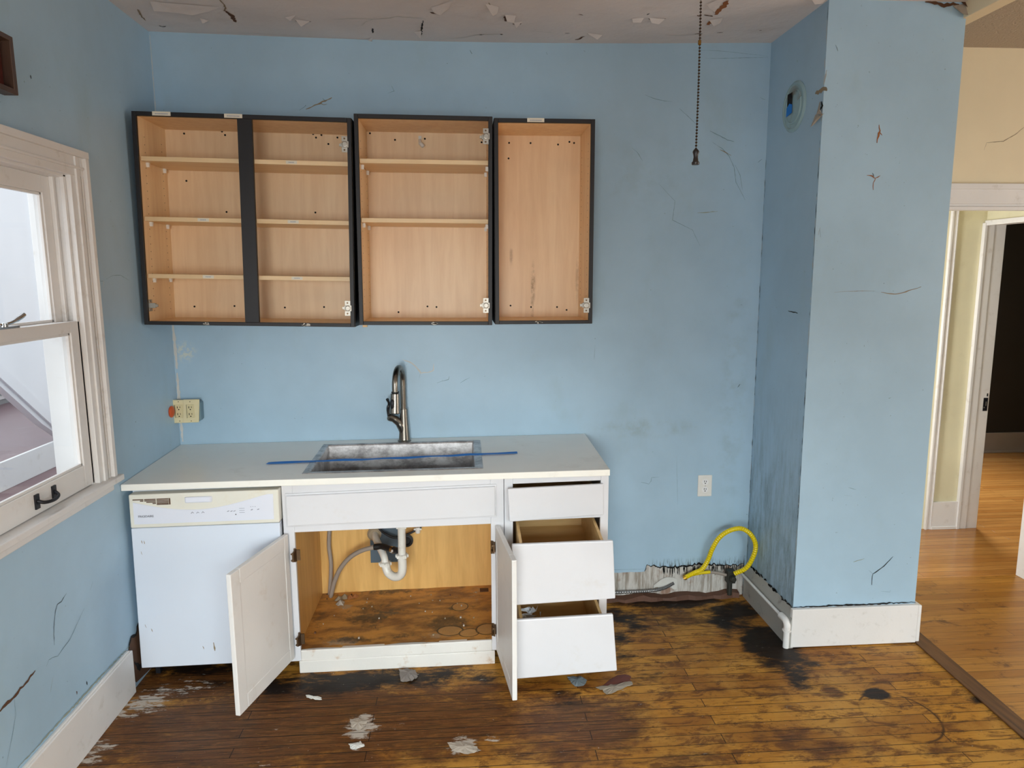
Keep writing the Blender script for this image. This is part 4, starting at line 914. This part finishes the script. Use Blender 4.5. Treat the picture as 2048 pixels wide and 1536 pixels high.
m = MB(); m.tube(sm([(1.128, -.052, z0 + .004), (1.124, -.054, z0 + .045), (1.108, -.060, z0 + .088), (1.084, -.067, z0 + .116), (1.066, -.072, z0 + .126)], 6), [.0225] * 7 + [.0215] * 6 + [.0195] * 6 + [.0185] * 6, 18)
m.tube([(1.070, -.070, z0 + .124), (1.056, -.075, z0 + .131), (1.050, -.076, z0 + .134)], [.0200, .0200, .012], 20)
m.build('valve_arm', m_steelb, fc, smooth=True)
m = MB(); m.tube(sm([(1.056, -.074, z0 + .132), (1.052, -.078, z0 + .17), (1.058, -.085, z0 + .20), (1.052, -.10, z0 + .225)], 6), [.0085] * 10 + [.0065] * 6 + [.0078] * 3, 12)
m.build('lever_handle', simple('dark_nickel', (88, 86, 86), .25, 1), fc, smooth=True)

# ------------------------------------------------------------------ plumbing below the sink
tr = thing('drain_trap', 'stained white plastic drain trap under the sink', 'pipe', (1.1, -.3, .45))
m = MB(); m.tube([(1.125, -.315, .71), (1.125, -.315, .60), (1.122, -.315, .40)], .019, 18); m.build('tailpiece', m_pvc, tr, smooth=True)
def nut(x, y, z, r=.027, h=.022, tilt=0):
    m = MB(); m.lathe([(r * .8, 0), (r, .003), (r, h - .003), (r * .8, h)], (x, y, z), 'z', 12)
    for k in range(8): a = k * math.pi / 4; m.box(x + r * math.cos(a) - .004, x + r * math.cos(a) + .004, y + r * math.sin(a) - .004, y + r * math.sin(a) + .004, z + .004, z + h - .004)
    m.build('slip_nut', m_pvc, tr)
nut(1.124, -.315, .555); nut(1.122, -.315, .405)
m = MB(); m.tube(sm([(1.122, -.315, .41), (1.122, -.315, .345), (1.108, -.305, .312), (1.078, -.29, .300), (1.048, -.272, .315), (1.034, -.262, .355)], 6), .021, 18)
m.build('trap_bend', m_pvc, tr, smooth=True)
nut(1.034, -.262, .345)
m = MB(); m.tube(sm([(1.034, -.262, .355), (1.028, -.25, .388), (1.002, -.19, .412), (.972, -.10, .424), (.958, -.031, .430)], 6), [.0175] * 25, 18)
m.build('trap_arm', m_pvc, tr, smooth=True)
m = MB(); m.lathe([(.036, 0), (.036, .012), (.026, .018)], (.958, -.041, .430), 'y', 20); m.build('wall_flange', m_tan, tr)
def curve3(pts2, y, dy=0): return [(p[0], y + dy * i / max(1, len(pts2) - 1), p[1]) for i, p in enumerate(pts2)]
m = MB(); pl_ = D['plate']; m.prism([pl_[3], pl_[2], pl_[1], (pl_[1][0], .52), (pl_[0][0], .52), pl_[0]], 'y', -.040, -.031)
tag(m.build('metal_plate', m_plate), 'blue-grey metal plate on the cabinet back behind the trap', 'plate')
m = MB(); m.lathe([(.034, 0), (.034, .012), (.022, .014), (.018, .008)], (1.122, -.0305, .385), 'y', 24)
tag(m.build('rubber_grommet', m_black, smooth=True), 'round black rubber grommet on the cabinet back beside the white drainpipe', 'grommet')
hs = thing('drain_hose', 'grey drain hose arching from cabinet floor to the white drainpipe', 'hose', (.74, -.12, .11))
p = [(.732, -.10, .122)] + curve3(D['hose'], -.12, -.09); m = MB(); m.tube(sm(p, 8), .0115, 14); m.build('hose_tube', m_hose, hs, smooth=True)
p = [D['hose'][-1], *D['hoseb'][1:]]; m = MB(); m.tube(sm([(p[0][0] - .01, -.208, p[0][1] - .002), (p[0][0] + .03, -.22, p[0][1] + .004), (1.06, -.26, .43), (1.108, -.305, .437)], 6), .0155, 14)
m.build('rubber_coupler', m_black, hs, smooth=True)
m = MB(); m.tube([(1.068, -.268, .431), (1.08, -.278, .432)], .0175, 16); m.box(1.068, 1.08, -.297, -.283, .428, .44); m.build('hose_clamp', m_chrome, hs)
m = MB(); v = D['hosev']; m.tube(sm([(v[0][0], -.06, .60), (v[0][0], -.055, .5), (v[1][0] - .003, -.06, v[1][1]), (v[2][0], -.06, v[2][1]), (v[3][0] - .01, -.075, .12)], 8), .0105, 12)
tag(m.build('supply_hose', m_hose, smooth=True), 'upright grey hose against the back left of the open sink cabinet', 'hose')
m = MB(); m.tube(sm([(.95, -.06, .55), (.985, -.07, .47), (1.03, -.09, .438), (1.08, -.1, .425), (1.13, -.09, .438), (1.20, -.08, .475), (1.25, -.07, .56)], 8), .006, 10)
tag(m.build('power_cable', m_black, smooth=True), 'thin black cable looping high behind the drain trap', 'cable')
m = MB(); m.lathe([(.012, -.03), (.013, -.01), (.010, .0)], (1.185, -.09, .475), 'z', 12); m.box(1.165, 1.205, -.098, -.082, .462, .47)
tag(m.build('shutoff_valve', m_whitep), 'small white valve on the black cable right of the drainpipe', 'valve')

# ------------------------------------------------------------------ outlets
ob = thing('double_outlet', 'ivory double outlet box on the back wall by the left corner', 'outlet', (.06, -.02, 1.09))
m = MB(); m.prism([(.0, 1.042), (.115, 1.04), (.126, 1.05), (.128, 1.135), (.118, 1.142), (.0, 1.148)], 'y', -.044, -.001)
m.build('backing_box', simple('blue_painted_box', (110, 138, 150), .5), ob, bevel=.004)
m = MB()
for (xa, xb, yy, zt) in ((-.006, .062, -.052, .0), (.050, .128, -.056, .002)):
    m.hexa([(xa - .008, yy, 1.034 + zt), (xb - .010, yy, 1.036 + zt), (xb - .010, yy + .008, 1.036 + zt), (xa - .008, yy + .008, 1.034 + zt), (xa, yy, 1.152 + zt), (xb, yy, 1.152 + zt), (xb, yy + .008, 1.152 + zt), (xa, yy + .008, 1.152 + zt)])
cpv = m.build('cover_plate', m_ivory, ob, bevel=.003)
for cx, yy in ((.026, -.0535), (.083, -.0575)):
    m = MB(); m.box(cx - .018, cx + .018, yy - .001, yy + .003, 1.062, 1.128); rc = m.build('receptacle', simple('ivory_insert', (216, 204, 160), .3), ob, bevel=.002)
    m = MB(); m.box(cx - .0185, cx - .0175, yy - .0016, yy - .0009, 1.061, 1.129)
    for zz in (1.078, 1.112):
        m.box(cx - .008, cx - .005, yy - .0016, yy - .0009, zz - .002, zz + .008); m.box(cx + .005, cx + .0075, yy - .0016, yy - .0009, zz, zz + .007); m.lathe([(.003, 0), (.003, .0008)], (cx, yy - .0009, zz - .008), 'y', 10)
    for zz in (1.046, 1.143): m.lathe([(.0022, 0), (.0022, .0008)], (cx, yy + .0012, zz), 'y', 8)
    m.build('outlet_slots', m_hole, rc)
m = MB(); ax = (Vector((0, 1, 0)), Vector((0, 0, 1)), Vector((1, 0, 0)))
m.lathe([(.027, .0), (.029, .005), (.024, .009), (.012, .0105)], (.001, -.088, 1.10), ax, 20)
tag(m.build('orange_cap', m_orange, smooth=True), 'round orange plastic cap on the left wall beside the ivory outlets', 'cap')
wo = thing('wall_outlet', 'single white outlet low on the back wall right of the drawers', 'outlet', (2.716, 0, .63))
m = MB(); m.box(2.677, 2.754, -.007, -.0005, .571, .689); m.build('cover_plate', m_whitep, wo, bevel=.003)
m = MB()
for zz in (.609, .651): m.lathe([(.017, 0), (.017, .002)], (2.716, -.007, zz), 'y', 20)
rc = m.build('receptacle', simple('outlet_white', (240, 240, 240), .3), wo)
m = MB()
for zz in (.609, .651):
    m.box(2.7095, 2.712, -.0105, -.009, zz, zz + .009); m.box(2.72, 2.7225, -.0105, -.009, zz, zz + .008); m.lathe([(.003, 0), (.003, .001)], (2.716, -.009, zz - .007), 'y', 10)
m.lathe([(.002, 0), (.002, .001)], (2.716, -.009, .63), 'y', 8); m.build('outlet_slots', m_hole, rc)

# ------------------------------------------------------------------ round flue cover on the chase
fv = thing('flue_cover', 'round painted flue cover high on the side of the blue chase', 'flue cover', (Xa, -.29, 2.51))
ax = (Vector((0, 1, 0)), Vector((0, 0, 1)), Vector((-1, 0, 0)))
m = MB(); m.lathe([(.112, 0), (.112, .003), (.104, .010), (.098, .010), (.094, .006), (.078, .006), (.074, .011), (.070, .011), (.066, .007), (.03, .009), (.01, .009)], (Xa, -.29, 2.51), ax, 48)
m.build('cover_disc', paint('painted_tin', (150, 178, 184), .4, .05, .2, (120, 120, 95), 12, .6), fv, smooth=True)
m = MB()
for k in range(16):
    a = math.radians(20 + k * 6.5); 
    for r0, r1 in ((.052, .09),):
        c, s_ = math.cos(a), math.sin(a); w_ = .0016
        m.poly([(Xa - .0125, -.29 - c * r0 - s_ * w_ * -1, 2.51 + s_ * r0 - c * w_), (Xa - .0125, -.29 - c * r1 + s_ * w_, 2.51 + s_ * r1 - c * w_), (Xa - .0125, -.29 - c * r1 - s_ * w_, 2.51 + s_ * r1 + c * w_), (Xa - .0125, -.29 - c * r0 - s_ * w_, 2.51 + s_ * r0 + c * w_)])
m.build('vent_ribs', m_tan, fv, fix=False)
m = MB(); m.box(Xa - .0125, Xa - .012, -.285, -.238, 2.52, 2.575); m.build('vent_hole', m_hole, fv)
m = MB(); m.prism([(-.290, 2.485), (-.235, 2.475), (-.236, 2.515), (-.262, 2.53), (-.29, 2.52)], 'x', Xa - .0135, Xa - .0127); m.build('tape_patch', m_tape, fv)

# ------------------------------------------------------------------ pull chain
chx, chy = 2.081, -1.6
pc = thing('pull_chain', 'dark beaded pull chain hanging from the ceiling', 'pull chain', (chx, chy, 2.05))
m = MB(); z = 2.093; k = 0
while z < 2.866:
    m.lathe([(.0006, -.0030), (.0028, -.0016), (.0034, 0), (.0028, .0016), (.0006, .0030)], (chx + .0012 * math.sin(z * 9), chy, z), 'z', 8); z += .0082; k += 1
m.tube([(chx, chy, 2.092), (chx, chy, 2.87)], .0007, 5)
o = m.build('bead_chain', m_chain, pc, smooth=True)
m = MB(); m.lathe([(.002, 0), (.0042, .002), (.0042, .012), (.002, .014)], (chx, chy, 2.362), 'z', 12); m.build('chain_connector', simple('brass', (150, 116, 60), .3, 1), pc, smooth=True)
m = MB(); m.lathe([(.0095, 0), (.0105, .002), (.0105, .007), (.0075, .010), (.006, .020), (.0065, .026), (.0088, .034), (.0078, .038), (.0045, .042), (.002, .044)], (chx, chy, 2.050), 'z', 18)
m.build('pull_knob', simple('dark_wood_knob', (44, 38, 36), .35, .2), pc, smooth=True)
m = MB(); m.lathe([(.05, 0), (.05, -.008), (.03, -.02), (.006, -.024)], (chx, chy, cz(chx, chy)), 'z', 24); m.build('ceiling_canopy', m_whitep, pc, smooth=True)

# ------------------------------------------------------------------ dark wooden wall box, top left
wf = thing('shadow_box', 'dark wooden shadow box hanging above the window', 'frame', (.02, -1.35, 2.40))
m = MB(); ya, yb, za, zb = -1.62, -1.140, 2.318, 2.492
m.box(.001, .045, yb - .018, yb, za, zb); m.box(.001, .045, ya, ya + .018, za, zb); m.box(.001, .045, ya + .018, yb - .018, za, za + .016); m.box(.001, .045, ya + .018, yb - .018, zb - .016, zb)
m.build('box_frame', m_frameW, wf, bevel=.002)
m = MB(); m.box(.001, .014, ya + .018, yb - .018, za + .016, zb - .016); m.build('red_panel', m_frameR, wf)
m = MB(); m.box(.014, .030, -1.24, -1.225, za + .016, zb - .016); m.build('divider', m_frameW, wf)

# ------------------------------------------------------------------ yellow gas hose, conduit, pipe
gh = thing('gas_hose', 'bright yellow corrugated gas hose looping up in the back corner', 'hose', (2.8, -.07, .15))
p = sm([(a, q, b) for (a, b), q in zip(D['yellow'], D['yelloy'])], 22); rad = [.0122 + .0012 * math.sin(i * 1.6) for i in range(len(p))]
m = MB(); m.tube(p, rad, 14); m.build('corrugated_tube', m_yellow, gh, smooth=True)
a = Vector(p[0]); d = (Vector(p[0]) - Vector(p[3])).normalized()
m = MB(); m.tube([tuple(a), tuple(a + d * .012)], .0145, 14); m.tube([tuple(a + d * .012), tuple(a + d * .016)], .009, 12); m.build('end_fitting', simple('brass_end', (190, 150, 60), .4, .8), gh)
m = MB(); m.tube(sm(curve3(D['yellow2'], -.045), 6), .009, 12); m.build('hose_stub', m_yellow, gh, smooth=True)
gv = thing('gas_valve', 'grimy black gas valve in the corner under the yellow hose', 'valve', (2.85, -.04, .14))
m = MB(); m.tube(sm(curve3(D['gray2'], -.045), 6), .008, 12); m.build('pipe_stub', m_hose, gv, smooth=True)
m = MB(); m.box(2.84, 2.885, -.065, -.02, .095, .165); m.lathe([(.016, 0), (.016, .03), (.010, .034)], (2.862, -.065, .13), 'y', 14); m.tube([(2.862, -.04, .02), (2.862, -.04, .1)], .014, 12)
m.build('valve_body', simple('grimy_black', (38, 38, 32), .6), gv, bevel=.003)
m = MB(); p = sm([(2.05, -.025, .052), (2.25, -.025, .05), (2.42, -.025, .052), (2.50, -.022, .062), (2.56, -.01, .085)], 40); m.tube(p, [.0085 + .0015 * math.sin(i * 2.1) for i in range(len(p))], 10)
tag(m.build('metal_conduit', m_conduit, smooth=True), 'ribbed grey metal conduit lying along the torn bottom of the back wall', 'conduit')
m = MB(); b = len(m.v); n = 24
for i in range(n + 1):
    x = 2.07 + .85 * i / n; h = .022 + .008 * math.sin(i * .9) + random.uniform(-.004, .004); yy = -.045 + .008 * math.sin(i * 1.7) + random.uniform(-.004, .004)
    m.v += [(x, yy, 0), (x, yy + .004, h), (x, -.002, h + .006), (x, -.002, 0)]
for i in range(n):
    q0 = b + 4 * i
    for k in range(3): m.face([q0 + k, q0 + 4 + k, q0 + 5 + k, q0 + k + 1])
tag(m.build('broken_lath', paint('rotten_wood', (96, 64, 48), .7, .2, .4, (60, 52, 46), 14, .9), fix=False), 'rotten brown strip of wood on the floor along the back wall', 'wood strip')
m = MB(); n = 12; b = len(m.v)
for i in range(n + 1):
    x = 2.45 + .13 * i / n; h = .085 + .03 * math.sin(math.pi * i / n); m.v += [(x, -.006, .055 + .01 * math.sin(i)), (x, -.010, h * .9 + .03 * (i / n))]
for i in range(n): m.face([b + 2 * i, b + 2 * i + 2, b + 2 * i + 3, b + 2 * i + 1])
tag(m.build('plaster_chunk', m_wht, fix=False), 'loose whitish plaster chunk on the torn wall under the yellow hose end', 'plaster')
hp_ = thing('heating_pipe', 'white painted pipe along the baseboard, turning down at the chase corner', 'pipe', (2.94, -.3, .1))
m = MB(); m.tube([(2.934, -.03, .132), (2.934, -.30, .132), (2.936, -.52, .130)], .0075, 12); m.build('pipe_run', m_trimd, hp_, smooth=True)
m = MB(); m.tube(sm([(2.936, -.50, .131), (2.937, -.542, .130), (2.938, -.562, .115), (2.938, -.562, .085)], 6), .0165, 14); m.tube([(2.938, -.562, .09), (2.938, -.562, .084)], .021, 14); m.build('elbow_joint', m_trimd, hp_, smooth=True)
m = MB(); m.tube([(2.938, -.562, .088), (2.938, -.562, .0)], .0145, 14); m.build('pipe_drop', m_trimd, hp_, smooth=True)

# ------------------------------------------------------------------ litter on the floor
def litter(name, pts, mat, label, cat='paint flake', z=.004, crinkle=.004):
    m = MB(); c = sum((Vector(p) for p in pts), Vector((0, 0))) / len(pts); n = 4; ring = []
    for i in range(len(pts)):
        for k in range(n): ring.append(Vector(pts[i]).lerp(Vector(pts[(i + 1) % len(pts)]), k / n) + Vector((random.uniform(-.003, .003), random.uniform(-.003, .003))))
    N_ = len(ring)
    for f in (1.0, .55): m.v += [(*(c + (r - c) * f), z * (.3 if f == 1 else 1) + random.uniform(0, crinkle)) for r in ring]
    m.v.append((c.x, c.y, z + crinkle))
    for i in range(N_):
        j = (i + 1) % N_; m.face([i, j, N_ + j, N_ + i]); m.face([N_ + i, N_ + j, 2 * N_])
    o = m.build(name, mat, fix=False); so = o.modifiers.new('thick', 'SOLIDIFY'); so.thickness = .001; so.offset = 1
    return tag(o, label, cat)
LT_blue_scrap = [[1.868, -0.734], [1.924, -0.731], [1.951, -0.768], [1.929, -0.804], [1.889, -0.808], [1.874, -0.769]]
LT_lath = [[1.974, -0.822], [2.03, -0.812], [2.087, -0.801], [2.139, -0.786], [2.141, -0.813], [2.09, -0.839], [2.039, -0.871], [2.011, -0.876], [2.001, -0.847]]
LT_red = [[2.083, -0.739], [2.126, -0.727], [2.149, -0.744], [2.138, -0.79], [2.086, -0.809], [2.009, -0.81]]
LT_lint = [[1.123, -0.624], [1.16, -0.615], [1.199, -0.638], [1.211, -0.687], [1.179, -0.723], [1.135, -0.712]]
LT_w1 = [[0.959, -0.965], [0.993, -0.958], [1.03, -0.983], [1.025, -1.017], [0.999, -1.037], [0.97, -1.013]]
LT_w2 = [[0.978, -1.113], [1.022, -1.104], [1.04, -1.129], [1.01, -1.152], [0.987, -1.145]]
LT_w3 = [[1.35, -1.138], [1.397, -1.133], [1.454, -1.16], [1.475, -1.193], [1.425, -1.209], [1.369, -1.185]]
LT_sliv = [[0.747, -0.782], [0.77, -0.795], [0.814, -0.809], [0.824, -0.824], [0.781, -0.817], [0.755, -0.801]]
litter('paper_scrap', LT_blue_scrap, simple('blue_grey_scrap', (120, 132, 138), .6), 'blue-grey scrap on the floor below the bottom drawer', 'scrap')
litter('vinyl_scrap', LT_lath, simple('grey_scrap', (150, 140, 126), .7), 'ragged grey-beige vinyl scrap on the floor right of the drawers', 'scrap')
litter('vinyl_scrap', LT_red, simple('dull_red_scrap', (104, 56, 44), .6), 'dull red floor scrap behind the ragged grey one', 'scrap', .002, .001)
litter('lint_clump', LT_lint, simple('grey_lint', (136, 128, 122), .9), 'fluffy grey lint clump on the floor in front of the sink cabinet', 'lint', .010, .008)
litter('paint_flake', LT_w1, m_flake, 'whitish paint flake left of the wide one near the photo bottom')
litter('paint_flake', LT_w2, m_wht, 'small white paint flake nearest the bottom centre-left of the floor')
litter('paint_flake', LT_w3, m_flake, 'widest whitish paint flake lying on the dark boards')
litter('paint_flake', LT_sliv, m_wht, 'thin curled white sliver on the floor right of the left cabinet door', z=.006)
# daylight windows behind the camera and on the dining side (simple sashes in their openings)
def rear_window(name, x0, x1, z0, z1):
    m = MB(); y = -5.6
    m.box(x0 - .09, x0, y, y + .02, z0, z1 + .09); m.box(x1, x1 + .09, y, y + .02, z0, z1 + .09); m.box(x0, x1, y, y + .02, z1, z1 + .09); m.box(x0 - .11, x1 + .11, y - .05, y + .05, z0 - .03, z0)
    m.box(x0, x0 + .05, y - .09, y - .05, z0, z1); m.box(x1 - .05, x1, y - .09, y - .05, z0, z1); m.box(x0, x1, y - .09, y - .05, (z0 + z1) / 2 - .02, (z0 + z1) / 2 + .02); m.box(x0, x1, y - .09, y - .05, z0, z0 + .06); m.box(x0, x1, y - .09, y - .05, z1 - .05, z1)
    struct(m.build(name, m_trim))
rear_window('window_2', .4, 1.4, .65, 2.25); rear_window('window_3', 1.85, 3.65, .65, 2.25)
for o in list(bpy.data.objects):
    if '_local' in o.keys(): del o['_local']
